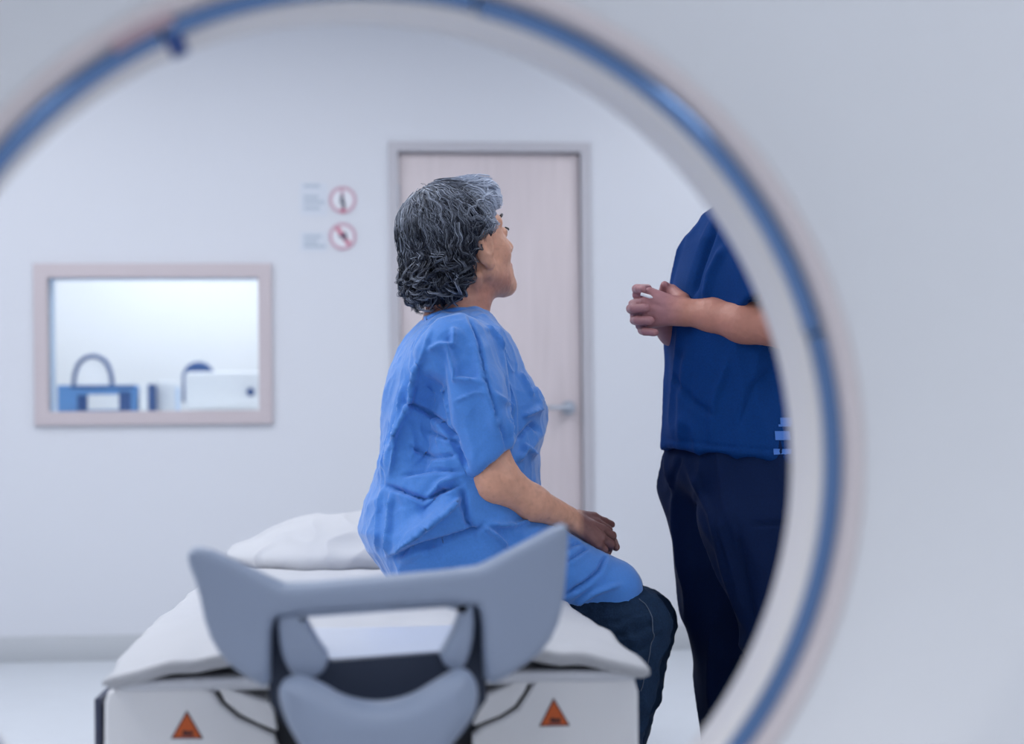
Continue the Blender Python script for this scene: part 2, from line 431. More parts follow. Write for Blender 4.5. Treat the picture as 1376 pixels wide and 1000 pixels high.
for i, rr in enumerate(rows):
    c = P(420, rr[1][0], YB)
    t = thing('notice_text', (c.x, YB, c.z), ['faint printed notice beside the upper round sign', 'faint printed notice beside the lower round sign'][i], 'notice', 'printed notices')
    a, b = P(403, 246 if i == 0 else 312, YB), P(440, 290 if i == 0 else 338, YB)
    boxo('backing', (a.x, YB - .002, b.z), (b.x, YB - .0002, a.z), M['notice'], t)
    for (yy, xe) in rr:
        a, b = P(408, yy - 2.2, YB), P(xe, yy + 2.2, YB)
        boxo('print_line', (a.x, YB - .003, b.z), (b.x, YB - .0021, a.z), M['sign_text'], t)

# ------------------------------------------------------------------ the scanner gantry
GC = P(480, 622, 1.09)
NS = 144
TH = [2 * math.pi * k / NS for k in range(NS)]
def pr(cx, cy, R, Y, k=None):
    """circle of R pixels about (cx, cy), standing at depth Y"""
    out = []
    for th in TH:
        r = R if k is None else k(th, R)
        out.append(P(cx + r * math.cos(th), cy - r * math.sin(th), Y))
    return out
def rrect(th, hw, top, bot, rad=.35, n=6.0):
    c, s = math.cos(th), math.sin(th)
    hh = top if s > 0 else bot
    return 1.0 / ((abs(c) / hw) ** n + (abs(s) / hh) ** n) ** (1 / n)
def gr(hw, top, bot, Y):
    return [Vector((GC.x + rrect(th, hw, top, bot) * math.cos(th), Y, GC.z + rrect(th, hw, top, bot) * math.sin(th))) for th in TH]
def crease(th, R):
    d = math.degrees(th) % 360
    def bump(c, w): 
        x = (d - c + 180) % 360 - 180
        return math.exp(-(x / w) ** 2)
    return R * (1 + .22 * bump(40, 35) + .04 * bump(0, 20))
gan = thing('ct_scanner_gantry', (GC.x, 1.0, 0), 'large white scanner gantry with a round bore that frames the room', 'scanner')
bt = GC.z - .03
rear = loft_me([gr(1.05, 1.06, bt, 1.02), gr(1.045, 1.055, bt, .96), gr(1.0, 1.0, bt - .03, .925), gr(.9, .9, bt - .1, .915),
                pr(485, 620, 905, .985, crease), pr(485, 620, 880, .992, crease), pr(485, 620, 800, 1.03), pr(485, 620, 700, 1.07),
                pr(485, 620, 665, 1.082), pr(485, 620, 652, 1.086), pr(485, 620, 645, 1.092), pr(485, 620, 643, 1.12)])
link('rear_cover', rear, M['gantry'], gan)
liner = loft_me([pr(485, 620, 634, 1.112), pr(484, 620, 622, 1.094), pr(483, 620, 618, 1.096), pr(478, 622, 612, 1.12), pr(472, 624, 600, 1.16), pr(468, 625, 594, 1.18), pr(468, 625, 596, 1.20)])
link('bore_liner', liner, M['bore'], gan)
front = loft_me([pr(468, 625, 596, 1.19), pr(468, 625, 602, 1.24), pr(468, 625, 640, 1.33), pr(468, 625, 700, 1.39), pr(468, 625, 760, 1.42),
                 gr(.9, .9, bt - .1, 1.45), gr(1.0, 1.0, bt - .03, 1.44), gr(1.045, 1.055, bt, 1.40), gr(1.05, 1.06, bt, 1.34)])
link('front_cover', front, M['gantry'], gan)
side = loft_me([gr(1.05, 1.06, bt, 1.025), gr(1.035, 1.045, bt - .015, 1.03), gr(1.035, 1.045, bt - .015, 1.33), gr(1.05, 1.06, bt, 1.335)])
link('side_shell', side, M['gantry'], gan)
for x in (-.6, .6):
    boxo('foot', (GC.x + x - .2, 1.02, 0), (GC.x + x + .2, 1.36, .045), M['navy_gap'], gan, bev=.008)
fringe_lip = loft_me([pr(485, 620, 676, 1.0770), pr(485, 620, 672, 1.0735), pr(485, 620, 660, 1.0785), pr(485, 620, 648, 1.0855), pr(485, 620, 645, 1.0915)])
link('bore_fringe_lip', fringe_lip, M['fringe_lip'], gan)  # lip of the bore, coloured to carry the pinkish halo beside the trim
# blue trim, in arcs that meet at small gaps
def arc_me(a0, a1, Rpx, Y, cx, cy, w, d):
    n = max(8, int((a1 - a0) / 2)); rings = []
    for i in range(n + 1):
        th = math.radians(a0 + (a1 - a0) * i / n)
        c = P(cx + Rpx * math.cos(th), cy - Rpx * math.sin(th), Y)
        o = Vector((math.cos(th), 0, math.sin(th)))
        ring = []
        for k in range(12):
            q = 2 * math.pi * k / 12
            cc, ss = math.cos(q), math.sin(q)
            ring.append(c + o * (w * math.copysign(abs(cc) ** .6, cc)) + Vector((0, d * math.copysign(abs(ss) ** .6, ss), 0)))
        rings.append(ring)
    me = loft_me(rings)
    bm = bmesh.new(); bm.from_mesh(me); bmesh.ops.holes_fill(bm, edges=bm.edges[:]); bmesh.ops.recalc_face_normals(bm, faces=bm.faces); bm.to_mesh(me); bm.free()
    return sharp(me, 50)
for a0, a1, dr in ((15.95, 75.5, 0), (76.1, 114.6, 3), (115.3, 199.6, 0), (200, 290, 0), (290.4, 375.5, 2)):
    link('trim_arc', arc_me(a0, a1, 632 + dr, 1.092, 485, 620, .0078, .007), M['blue_ring'], gan)
link('latch', arc_me(112.7, 115.0, 612, 1.10, 485, 620, .009, .012), M['deep_blue'], gan)
link('latch_reflection', arc_me(113, 121, 649, 1.083, 485, 620, .006, .004), M['rose'], gan)  # added arc whose pink colour stands for a reflection beside the ring

# ------------------------------------------------------------------ patient table
TY = 1.80
zt = 0.527
xl, xr = P(138, 930, TY).x, P(856, 930, TY).x
xm = (xl + xr) / 2
tab = thing('patient_table', (xm, 2.8, 0), 'white scanner patient table with grey scoop-shaped head end', 'patient table')
def front_piece(name, pts, m, y0=TY, dep=.03, bev=.006, it=0):
    pp = pxpoly(pts, y0)
    if it: pp = [tuple(q) for q in smooth_poly(pp, it)]
    return link(name, prism([pp], y0, y0 + dep, bev), m, tab)
BOT = 1420
front_piece('shoulder_panel', [(140, 945), (144, 932), (156, 926), (270, 924), (284, 930), (297, 948), (318, 966), (345, 978), (368, 990), (374, 1010), (374, BOT), (136, BOT)], M['table'])
front_piece('shoulder_panel', [(858, 930), (853, 912), (840, 906), (735, 908), (722, 914), (710, 934), (697, 954), (676, 967), (648, 979), (636, 990), (634, BOT), (863, BOT)], M['table'])
front_piece('inner_panel', [(291, 921), (365, 946), (372, 983), (348, 973), (322, 960), (302, 943)], M['table'], TY + .004, .03, .003)
front_piece('inner_panel', [(716, 907), (648, 938), (637, 976), (672, 962), (692, 949), (705, 930)], M['table'], TY + .004, .03, .003)
link('backing_plate', prism([pxpoly([(150, 938), (290, 930), (370, 955), (640, 955), (720, 918), (846, 914), (850, BOT), (142, BOT)], TY + .036)], TY + .036, TY + .05), M['black'], tab)
boxo('carriage', (xl - .012, TY + .055, .12), (xr + .006, 3.72, zt - .012), M['table'], tab, bev=.02)
boxo('side_skirt', (xl - .022, TY + .05, .14), (xl - .0125, 3.6, zt - .012), M['navy_gap'], tab, bev=.001)
boxo('side_skirt', (xr + .0065, TY + .05, .16), (xr + .011, 3.6, zt - .05), M['navy_gap'], tab, bev=.001)
boxo('pedestal', (xm - .24, 2.1, .04), (xm + .24, 3.5, .12), M['table'], tab, bev=.01)
boxo('base_plate', (xm - .32, 1.95, 0), (xm + .32, 3.65, .04), M['navy_gap'], tab, bev=.01)
# warning triangles
for (ax, ay), (bx, by), (cx, cy) in (((251, 955), (229.5, 993), (273, 993)), ((744, 938), (724.5, 976.5), (766, 975.5))):
    Y = TY - .0012
    c0 = ((ax + bx + cx) / 3, (ay + by + cy) / 3)
    tri = [(ax, ay), (bx, by), (cx, cy)]
    sc = lambda k: [(c0[0] + (x - c0[0]) * k, c0[1] + (y - c0[1]) * k) for x, y in tri]
    lab = link('warning_label', prism([pxpoly(sc(1.0), Y)], Y, Y + .001), M['label_blk'], tab, smooth=False)
    lab['label'] = 'orange warning triangle with a dark border'
    lab2 = link('orange_field', prism([pxpoly(sc(.86), Y)], Y - .0008, Y - .0001), M['orange'], lab, smooth=False)
    mx, my = c0[0] + 1, c0[1] + 5
    link('symbol', prism([pxpoly([(mx - 7, my - 2), (mx - 4, my - 4), (mx + 1, my - 2), (mx + 7, my - 3.5), (mx + 7, my + 2), (mx - 6, my + 2)], Y)], Y - .0016, Y - .0009), M['label_blk'], lab, smooth=False)
    link('symbol', prism([pxpoly([(mx - 9, my + 3.6), (mx + 9, my + 3.6), (mx + 9, my + 6.2), (mx - 9, my + 6.2)], Y)], Y - .0016, Y - .0009), M['label_red'], lab, smooth=False)

# cradle head end
CYF = 1.55
crd = link('cradle', prism([[tuple(q) for q in smooth_poly(pxpoly([(250, 756), (252, 740), (270, 736), (320, 760), (372, 787), (385, 790), (510, 779), (640, 766), (655, 760), (705, 733), (757, 705), (766, 708), (764, 760),
     (757, 830), (737, 872), (700, 902), (654, 928), (651, 880), (650, 832), (640, 810), (505, 818), (375, 827), (363, 840), (362, 890), (362, 930), (330, 913), (298, 888), (276, 850), (264, 790)], CYF), 1)]], CYF, CYF + .05, .012), M['cradle'], tab)
def crp(name, me, m):
    return link(name, me, m, crd)
rim = smooth_poly([P(x, y, CYF + .02) for x, y in [(256, 743), (270, 744), (320, 766), (372, 791), (390, 795), (510, 785), (636, 773), (655, 766), (705, 740), (760, 711)]], 1, False)
crp('rim', tube_me(rim, [.004, .007, .009] + [.0105] * (len(rim) - 6) + [.009, .007, .004], 12), M['cradle'])
sm1 = lambda pts, Y, it=1: [tuple(q) for q in smooth_poly(pxpoly(pts, Y), it)]
crp('handle', prism([sm1([(371, 831), (380, 826), (510, 817), (630, 808), (638, 812), (640, 850), (631, 892), (618, 906), (600, 900), (592, 884), (600, 872), (613, 847), (623, 817), (620, 814), (510, 822), (411, 829),
     (408, 832), (417, 850), (430, 872), (442, 886), (436, 905), (420, 916), (396, 914), (384, 900), (375, 875)], CYF)], CYF + .012, CYF + .06, .007), M['cradle'])
crp('grip_recess_shade', prism([pxpoly([(356, 818), (396, 816), (404, 834), (412, 856), (428, 880), (446, 889), (513, 884), (592, 878), (606, 872), (620, 850), (628, 808), (652, 808), (654, 940), (620, 990), (395, 990), (362, 945)], CYF + .066)], CYF + .066, CYF + .085), M['cradle_shade'])  # dark plate: the shade inside the grip cavity is put into its colour
crp('scoop_lip', prism([[tuple(q) for q in smooth_poly(pxpoly([(371, 940), (376, 922), (390, 914), (406, 913), (432, 924), (463, 943), (508, 951), (552, 942), (588, 920), (612, 906), (630, 904), (642, 918), (646, 940),
     (640, 968), (622, 992), (606, 1012), (590, 1040), (510, 1050), (425, 1042), (405, 1015), (384, 980)], CYF - .05), 2)]], CYF - .05, CYF + .01, .026), M['cradle'])
# trough running back from the end under the sheet
rings = []
prof = [(-1.0, .150), (-.93, .125), (-.8, .085), (-.62, .045), (-.4, .016), (-.15, .003), (.15, .003), (.4, .016), (.62, .045), (.8, .085), (.93, .125), (1.0, .150)]
cxm = (P(253, 740, CYF).x + P(766, 708, CYF).x) / 2
for Y, hgt, base, wd in ((CYF + .092, .9, .582, .205), (1.68, .75, .585, .2), (1.74, .4, .590, .2), (1.83, .12, .592, .2), (2.0, .03, .590, .2)):
    top = [Vector((cxm + u * wd, Y, base + v * hgt)) for u, v in prof]
    bot = [Vector((cxm + u * (wd + .006), Y, base + v * hgt - .012)) for u, v in prof][::-1]
    rings.append(top + bot)
me = loft_me(rings)
crp('trough', me, M['cradle_lt'])

# mattress pad and sheet
def slab(name, x0, x1, y0, y1, zf, thick, nx, ny, m, label, cat, wob=0.0, seed=0):
    V = []; Fc = []
    for s in (1, 0):
        for j in range(ny + 1):
            for i in range(nx + 1):
                u, v = i / nx, j / ny
                x = x0 + (x1 - x0) * u; y = y0 + (y1 - y0) * v
                z = zf(x, y, u, v)
                e = min(1, min(u, 1 - u) * nx / 2.0); e = math.sqrt(max(0, 1 - (1 - e) ** 2))
                f = min(1, min(v, 1 - v) * ny / 2.0); f = math.sqrt(max(0, 1 - (1 - f) ** 2))
                th = thick * (0.4 + .6 * e * f)
                y += wob * noise.noise(Vector((x * 9, y * 5, seed))) * (1 if v < .5 else -1)
                x += wob * noise.noise(Vector((y * 7, 3.3, seed + 5)))
                V.append((x, y, z + (0 if s else -th)))
    n = (nx + 1) * (ny + 1)
    for j in range(ny):
        for i in range(nx):
            a = j * (nx + 1) + i; q = (a, a + 1, a + nx + 2, a + nx + 1)
            Fc.append(q); Fc.append(tuple(k + n for k in q[::-1]))
    edge = [i for i in range(nx + 1)] + [(j) * (nx + 1) + nx for j in range(1, ny + 1)] + [ny * (nx + 1) + i for i in range(nx - 1, -1, -1)] + [j * (nx + 1) for j in range(ny - 1, 0, -1)]
    for k in range(len(edge)):
        a, b = edge[k], edge[(k + 1) % len(edge)]
        Fc.append((b, a, a + n, b + n))
    o = link(name, pydata(V, Fc), m)
    return tag(o, label, cat)
def zpad(x, y, u, v):
    c = (u - .5) * 2
    return .553 - .004 * c * c
slab('mattress_pad', xl + .012, xr - .004, TY - .012, 3.70, zpad, .024, 40, 80, M['pad'], 'thin white mattress pad on the scanner table under the sheet', 'mattress')
def zsheet(x, y, u, v):
    c = (u - .5) * 2
    z = .580 - .012 * abs(c) ** 6
    fr_ = max(0, 1 - (y - TY) / .25)
    z += fr_ * (.018 * max(0, 1 - abs(abs(c) - .42) / .25) - .012 * max(0, abs(c) - .75) / .25)
    z += .005 * noise.noise(Vector((x * 6, y * 3, 0))) + .0035 * noise.noise(Vector((x * 17, y * 11, 4)))
    return z
slab('bed_sheet', xl + .002, xr + .010, TY - .03, 3.72, zsheet, .021, 90, 160, M['sheet'], 'white disposable sheet spread over the scanner table', 'sheet', wob=.012, seed=2)

# ------------------------------------------------------------------ implicit-surface modelling for bodies and clothes
class Vol:
    def __init__(s, lo, hi, h):
        s.lo = np.array(lo, float); s.h = h
        s.n = np.ceil((np.array(hi) - s.lo) / h).astype(int) + 1
        s.D = np.full(tuple(s.n), 0.5, np.float32)
    def sl(s, lo, hi):
        a = np.clip(np.floor((np.array(lo) - s.lo) / s.h).astype(int), 0, s.n - 1)
        b = np.clip(np.ceil((np.array(hi) - s.lo) / s.h).astype(int) + 1, 1, s.n)
        return a, b
    def put(s, fn, lo, hi, k=0.01, op='u'):
        pad = k + 3 * s.h
        a, b = s.sl(np.array(lo) - pad, np.array(hi) + pad)
        if np.any(b <= a): return
        ax = [(s.lo[i] + s.h * np.arange(a[i], b[i])).astype(np.float32) for i in range(3)]
        X, Y, Z = ax[0][:, None, None], ax[1][None, :, None], ax[2][None, None, :]
        d = fn(X, Y, Z).astype(np.float32)
        v = s.D[a[0]:b[0], a[1]:b[1], a[2]:b[2]]
        if op == 'u':
            t = np.clip(.5 + .5 * (v - d) / k, 0, 1); r = v + (d - v) * t - k * t * (1 - t)
        elif op == 's':
            d = -d; t = np.clip(.5 - .5 * (v - d) / k, 0, 1); r = v + (d - v) * t + k * t * (1 - t)
        s.D[a[0]:b[0], a[1]:b[1], a[2]:b[2]] = r
    def cone(s, a, b, r1, r2, k=0.01, op='u'):
        a = np.array(a, float); b = np.array(b, float); ab = b - a; L2 = max(float(ab @ ab), 1e-12)
        def fn(X, Y, Z):
            t = np.clip(((X - a[0]) * ab[0] + (Y - a[1]) * ab[1] + (Z - a[2]) * ab[2]) / L2, 0, 1)
            return np.sqrt((X - a[0] - ab[0] * t) ** 2 + (Y - a[1] - ab[1] * t) ** 2 + (Z - a[2] - ab[2] * t) ** 2) - (r1 + (r2 - r1) * t)
        r = max(r1, r2)
        s.put(fn, np.minimum(a, b) - r, np.maximum(a, b) + r, k, op)
    def chain(s, pts, rs, k=0.01, op='u'):
        for i in range(len(pts) - 1): s.cone(pts[i], pts[i + 1], rs[i], rs[i + 1], k, op)
    def ell(s, c, r, R=None, k=0.01, op='u'):
        c = np.array(c, float); r = np.array(r, float); R = np.eye(3) if R is None else np.array(R)
        def fn(X, Y, Z):
            dx, dy, dz = X - c[0], Y - c[1], Z - c[2]
            q = [R[0, i] * dx + R[1, i] * dy + R[2, i] * dz for i in range(3)]
            k0 = np.sqrt(sum((q[i] / r[i]) ** 2 for i in range(3))); k1 = np.sqrt(sum((q[i] / r[i] ** 2) ** 2 for i in range(3))) + 1e-9
            return k0 * (k0 - 1) / k1
        m = float(r.max())
        s.put(fn, c - m, c + m, k, op)
    def stack(s, z, cx, cy, a, b, k=0.01, ex=2.0):
        z, cx, cy, a, b = [np.array(q, float) for q in (z, cx, cy, a, b)]
        o = np.argsort(z); z, cx, cy, a, b = z[o], cx[o], cy[o], a[o], b[o]
        def fn(X, Y, Z):
            zz = Z.ravel()
            I = lambda q: np.interp(zz, z, q)[None, None, :]
            A, B = I(a), I(b)
            d = ((np.abs((X - I(cx)) / A) ** ex + np.abs((Y - I(cy)) / B) ** ex) ** (1 / ex) - 1) * np.minimum(A, B)
            return np.maximum(d, np.maximum(Z - z[-1], z[0] - Z))
        s.put(fn, ((cx - a).min(), (cy - b).min(), z[0]), ((cx + a).max(), (cy + b).max(), z[-1]), k)
    def join(s, o, k):
        t = np.clip(.5 + .5 * (s.D - o.D) / k, 0, 1); s.D = (s.D + (o.D - s.D) * t - k * t * (1 - t)).astype(np.float32)
    def cut(s, p, n, lo, hi, k=0.004):
        """remove what lies on the side the normal n points to, inside the box"""
        p = np.array(p, float); n = np.array(n, float); n /= np.linalg.norm(n)
        s.put(lambda X, Y, Z: -((X - p[0]) * n[0] + (Y - p[1]) * n[1] + (Z - p[2]) * n[2]), lo, hi, k, 's')
    def mesh(s, smooth=1):
        D = s.D; sg = D < 0
        c = np.zeros(tuple(np.array(D.shape) - 1), np.int8)
        offs = [(i, j, k) for i in (0, 1) for j in (0, 1) for k in (0, 1)]
        n = np.array(D.shape) - 1
        for o in offs: c += sg[o[0]:o[0] + n[0], o[1]:o[1] + n[1], o[2]:o[2] + n[2]]
        idx = np.argwhere((c > 0) & (c < 8)); ids = np.full(c.shape, -1, np.int32); ids[tuple(idx.T)] = np.arange(len(idx))
        acc = np.zeros((len(idx), 3)); cnt = np.zeros(len(idx))
        for ax in range(3):
            for o in offs:
                if o[ax]: continue
                o2 = list(o); o2[ax] = 1
                va = D[tuple((idx + o).T)]; vb = D[tuple((idx + o2).T)]
                m = (va < 0) != (vb < 0)
                t = va[m] / (va[m] - vb[m])
                p = np.tile(np.array(o, float), (m.sum(), 1)); p[:, ax] = t
                acc[m] += p; cnt[m] += 1
        V = s.lo + s.h * (idx + acc / cnt[:, None])
        faces = []
        for ax in range(3):
            u, w = (ax + 1) % 3, (ax + 2) % 3
            sl1 = [slice(None)] * 3; sl2 = [slice(None)] * 3
            sl1[ax] = slice(0, -1); sl2[ax] = slice(1, None)
            for q in (u, w): sl1[q] = slice(1, -1); sl2[q] = slice(1, -1)
            A = sg[tuple(sl1)]; B = sg[tuple(sl2)]
            e = np.argwhere(A != B)
            if not len(e): continue
            flip = A[tuple(e.T)]
            e = e.copy(); e[:, u] += 1; e[:, w] += 1
            def cell(du, dw):
                q = e.copy(); q[:, u] += du; q[:, w] += dw; return ids[tuple(q.T)]
            Q = np.stack([cell(-1, -1), cell(0, -1), cell(0, 0), cell(-1, 0)], 1)
            Q[~flip] = Q[~flip][:, ::-1]
            faces.append(Q)
        Fq = np.concatenate(faces)
        for _ in range(smooth): V = laplace(V, Fq, .5)
        return V, Fq

def laplace(V, Q, lam):
    s = np.zeros_like(V); c = np.zeros(len(V))
    for i in range(4):
        a, b = Q[:, i], Q[:, (i + 1) % 4]
        for k in range(3):
            s[:, k] += np.bincount(a, V[b, k], len(V)) + np.bincount(b, V[a, k], len(V))
        c += np.bincount(a, minlength=len(V)) + np.bincount(b, minlength=len(V))
    return V + lam * (s / np.maximum(c, 1)[:, None] - V)

def vnormals(V, Q):
    n = np.cross(V[Q[:, 2]] - V[Q[:, 0]], V[Q[:, 3]] - V[Q[:, 1]])
    N = np.zeros_like(V)
    for i in range(4):
        for k in range(3): N[:, k] += np.bincount(Q[:, i], n[:, k], len(V))
    return N / (np.linalg.norm(N, axis=1)[:, None] + 1e-12)

def npmesh(V, Q):
    me = bpy.data.meshes.new('m')
    me.vertices.add(len(V)); me.vertices.foreach_set('co', V.astype(np.float32).ravel())
    me.loops.add(Q.size); me.loops.foreach_set('vertex_index', Q.astype(np.int32).ravel())
    me.polygons.add(len(Q)); me.polygons.foreach_set('loop_start', np.arange(0, Q.size, Q.shape[1], dtype=np.int32))
    me.polygons.foreach_set('loop_total', np.full(len(Q), Q.shape[1], np.int32))
    me.update(calc_edges=True); me.validate()
    return me

def setcol(me, C):
    a = me.color_attributes.new('Col', 'FLOAT_COLOR', 'POINT')
    if C.shape[1] == 3: C = np.concatenate([C, np.ones((len(C), 1))], 1)
    a.data.foreach_set('color', C.astype(np.float32).ravel())

def seg_dist(px, py, pts):
    best = np.full(len(px), 1e9); tt = np.zeros(len(px)); side = np.zeros(len(px))
    L = np.cumsum([0] + [math.hypot(pts[i + 1][0] - pts[i][0], pts[i + 1][1] - pts[i][1]) for i in range(len(pts) - 1)])
    for i in range(len(pts) - 1):
        ax, ay = pts[i]; bx, by = pts[i + 1]; l2 = (bx - ax) ** 2 + (by - ay) ** 2
        t = np.clip(((px - ax) * (bx - ax) + (py - ay) * (by - ay)) / l2, 0, 1)
        d = np.hypot(px - ax - t * (bx - ax), py - ay - t * (by - ay))
        m = d < best
        best[m] = d[m]; tt[m] = (L[i] + t[m] * (L[i + 1] - L[i])) / L[-1]
        side[m] = np.sign((bx - ax) * (py - ay) - (by - ay) * (px - ax))[m]
    return best, tt, side

def creases(V, Q, lines):
    """press folds into the camera-side cloth: each line is (pixel polyline, width px, height m, one-sided step m)"""
    N = vnormals(V, Q)
    px, py = proj(V)
    view = np.array(CAM) - V; view /= np.linalg.norm(view, axis=1)[:, None]
    face = np.clip((N * view).sum(1) * 3, 0, 1)
    D = np.zeros(len(V))
    for pts, w, h, st in lines:
        d, t, s = seg_dist(px, py, pts)
        fade = np.clip(np.minimum(t, 1 - t) * 6 + .15, 0, 1)
        D += fade * h * np.clip(1 - d / w, 0, 1) ** 1.4
        if st: D += fade * st * np.clip(1 - d / (w * 3.2), 0, 1) ** 1.5 * (s > 0) * np.clip(d / (w * .35), 0, 1)
    return V + N * (D * face)[:, None]

def ridged(V, Q, freq, amp, seed=0, squash=(1, 1, 1), mode='ridge'):
    N = vnormals(V, Q); f = np.array(squash) * freq
    out = np.empty(len(V))
    for i, p in enumerate(V * f + seed):
        n = noise.noise(Vector(p))
        out[i] = (1 - 2.2 * abs(n)) if mode == 'ridge' else n
    if mode == 'ridge': out = np.clip(out, 0, 1) ** 2
    return V + N * (amp * out)[:, None]

def rot(yaw_, pitch_=0.0, roll_=0.0):
    return np.array(Matrix.Rotation(yaw_, 3, 'Z') @ Matrix.Rotation(-pitch_, 3, 'Y') @ Matrix.Rotation(roll_, 3, 'X'))

def head_sdf(vol, O, R, sc=1.0, ear=True):
    """O: point between the ears, R: columns forward, left, up"""
    O = np.array(O); g = lambda x, y, z: O + R @ (np.array((x, y, z)) * sc)
    e = lambda c, r, k=.01, op='u', RR=None: vol.ell(g(*c), np.array(r) * sc, R if RR is None else R @ RR, k * sc, op)
    co = lambda a, b, r1, r2, k=.01, op='u': vol.cone(g(*a), g(*b), r1 * sc, r2 * sc, k * sc, op)
    e((-.018, 0, .045), (.098, .074, .085))
    e((.03, 0, .0), (.058, .06, .085), .03)
    e((.035, 0, -.045), (.05, .05, .06), .02)
    for s in (1, -1):
        co((.002, s * .052, -.045), (.072, s * .014, -.092), .021, .016, .025)
        e((.050, s * .040, -.018), (.028, .020, .024), .025)
        co((.078, s * .012, .042), (.066, s * .044, .038), .012, .011, .012)
    e((.056, 0, -.062), (.037, .036, .036), .02)
    e((.080, 0, -.094), (.018, .019, .016), .015)
    co((.088, 0, .022), (.112, 0, -.02), .008, .0105, .012)
    for s in (1, -1):
        e((.099, s * .012, -.025), (.011, .008, .008), .008)
        e((.092, s * .032, .014), (.014, .019, .012), .014, 's')
        e((.077, s * .031, .013), (.0145, .0155, .0135), .004)
    co((.089, -.016, -.055), (.089, .016, -.055), .0065, .0065, .006)
    co((.087, -.014, -.067), (.087, .014, -.067), .007, .007, .006)
    e((.094, 0, -.0612), (.01, .02, .0016), .002, 's')
    if ear:
        for s in (1, -1):
            RR = np.array(Matrix.Rotation(s * .35, 3, 'Z') @ Matrix.Rotation(.2, 3, 'Y'))
            e((-.008, s * .079, -.002), (.019, .009, .034), .004, 'u', RR)
            e((-.003, s * .077, -.033), (.011, .008, .013), .004, 'u', RR)
            e((-.002, s * .090, .004), (.010, .007, .019), .004, 's', RR)

# ------------------------------------------------------------------ the seated patient
WY = 2.66
wp = thing('person', (P(600, 790, WY).x, WY, .58), 'seated person with grey curly hair in blue gown, hands clasped in lap', 'person')
HO = np.array(P(623, 338, WY)); HR = rot(math.radians(31), math.radians(19)); HS = 1.06
body = Vol((.02, 2.36, .60), (.68, 2.96, 1.50), .003)
head_sdf(body, HO, HR, HS)
A = lambda x, y, Y: np.array(P(x, y, Y))
hl = lambda x, y, z: HO + HR @ np.array((x, y, z)) * HS
body.cone(hl(-.03, 0, -.03), A(608, 428, WY), .053, .056, .02)
body.cone(hl(.01, 0, -.06), A(626, 428, WY - .01), .045, .045, .02)
for s in (1, -1): body.cone(hl(-.03, s * .06, -.05), A(632, 425, WY - s * .015), .010, .011, .012)
body.stack([P(600, y, WY).z for y in (415, 425, 440, 470, 520, 700)], [P(x, 500, WY).x for x in (612, 610, 610, 612, 620, 620)], [WY] * 6, [.045, .055, .065, .08, .1, .1], [.055, .08, .11, .14, .15, .14], .03)
for arm in (1, 0):
    if arm:
        sh, el, wr = A(614, 468, 2.50), A(672, 648, 2.465), A(764, 697, 2.545)
        mid = A(715, 676, 2.49)
    else:
        sh, el, wr = A(640, 468, 2.84), A(676, 672, 2.88), A(772, 716, 2.74)
        mid = (el + wr) / 2
    body.chain([sh, sh + (el - sh) * .62, el], [.026, .034, .041], .02)
    body.chain([el, mid, wr], [.040, .034, .0245], .015)
    if arm: body.cone(A(655, 640, 2.46), A(657, 655, 2.462), .028, .026, .02)
# near hand: palm from wrist to knuckles, fingers curled over the other hand
wr = A(764, 697, 2.545)
kn = [A(801, 703, 2.60), A(808, 711, 2.575), A(808, 722, 2.555), A(803, 731, 2.545)]     # index, middle, ring, little
for q in kn: body.cone(wr + (q - wr) * .15, q, .016, .0108, .008)
mids = [A(817, 712, 2.625), A(822, 720, 2.595), A(820, 731, 2.57), A(812, 739, 2.555)]
tips = [A(812, 724, 2.66), A(818, 732, 2.63), A(817, 741, 2.60), A(809, 747, 2.58)]
for a, b, c, r in zip(kn, mids, tips, (.0095, .0098, .0092, .008)):
    body.chain([a, b, c], [r + .0006, r, r - .0012], .0025)
body.chain([A(777, 694, 2.57), A(797, 696, 2.61), A(812, 702, 2.64), A(822, 705, 2.655)], [.014, .012, .0098, .0078], .004)
# other hand, below and beyond
body.chain([A(772, 716, 2.74), A(795, 718, 2.68)], [.026, .024], .012)
body.ell(A(800, 722, 2.65), (.034, .034, .020), None, .01)
for i, (a, b, c) in enumerate([((808, 716, 2.66), (821, 722, 2.645), (826, 731, 2.625)), ((812, 722, 2.64), (824, 728, 2.622), (828, 736, 2.60)),
                               ((806, 730, 2.63), (816, 738, 2.61), (815, 746, 2.585)), ((800, 732, 2.62), (808, 744, 2.60), (808, 751, 2.575))]):
    body.chain([A(*a), A(*b), A(*c)], [.0095, .009, .0078], .0025)
V, Q = body.mesh(1)
V = ridged(V, Q, 60, .0006, 3)
me = npmesh(V, Q)
px, py = proj(V)
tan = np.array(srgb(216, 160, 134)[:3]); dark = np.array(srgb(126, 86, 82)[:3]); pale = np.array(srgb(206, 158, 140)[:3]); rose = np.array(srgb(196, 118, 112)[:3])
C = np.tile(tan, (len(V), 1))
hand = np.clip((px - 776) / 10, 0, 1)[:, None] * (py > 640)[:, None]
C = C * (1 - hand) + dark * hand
loc = (V - HO) @ HR / HS
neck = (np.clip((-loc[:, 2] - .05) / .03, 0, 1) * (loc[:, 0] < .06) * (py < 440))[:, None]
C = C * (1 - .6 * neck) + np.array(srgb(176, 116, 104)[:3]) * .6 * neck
lip = np.exp(-((loc[:, 2] + .061) / .011) ** 2) * (loc[:, 0] > .082) * (np.abs(loc[:, 1]) < .026) * (np.linalg.norm(loc, axis=1) < .2)
C = C * (1 - lip[:, None]) + rose * lip[:, None]
spots = np.array([noise.noise(Vector(p) * 110) for p in V])
C *= (1 - .28 * np.clip(spots - .25, 0, 1) * (1 + hand[:, 0]))[:, None]
setcol(me, C)
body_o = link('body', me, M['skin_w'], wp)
body_o['label'] = 'tanned skin of face, neck, arms and hands'
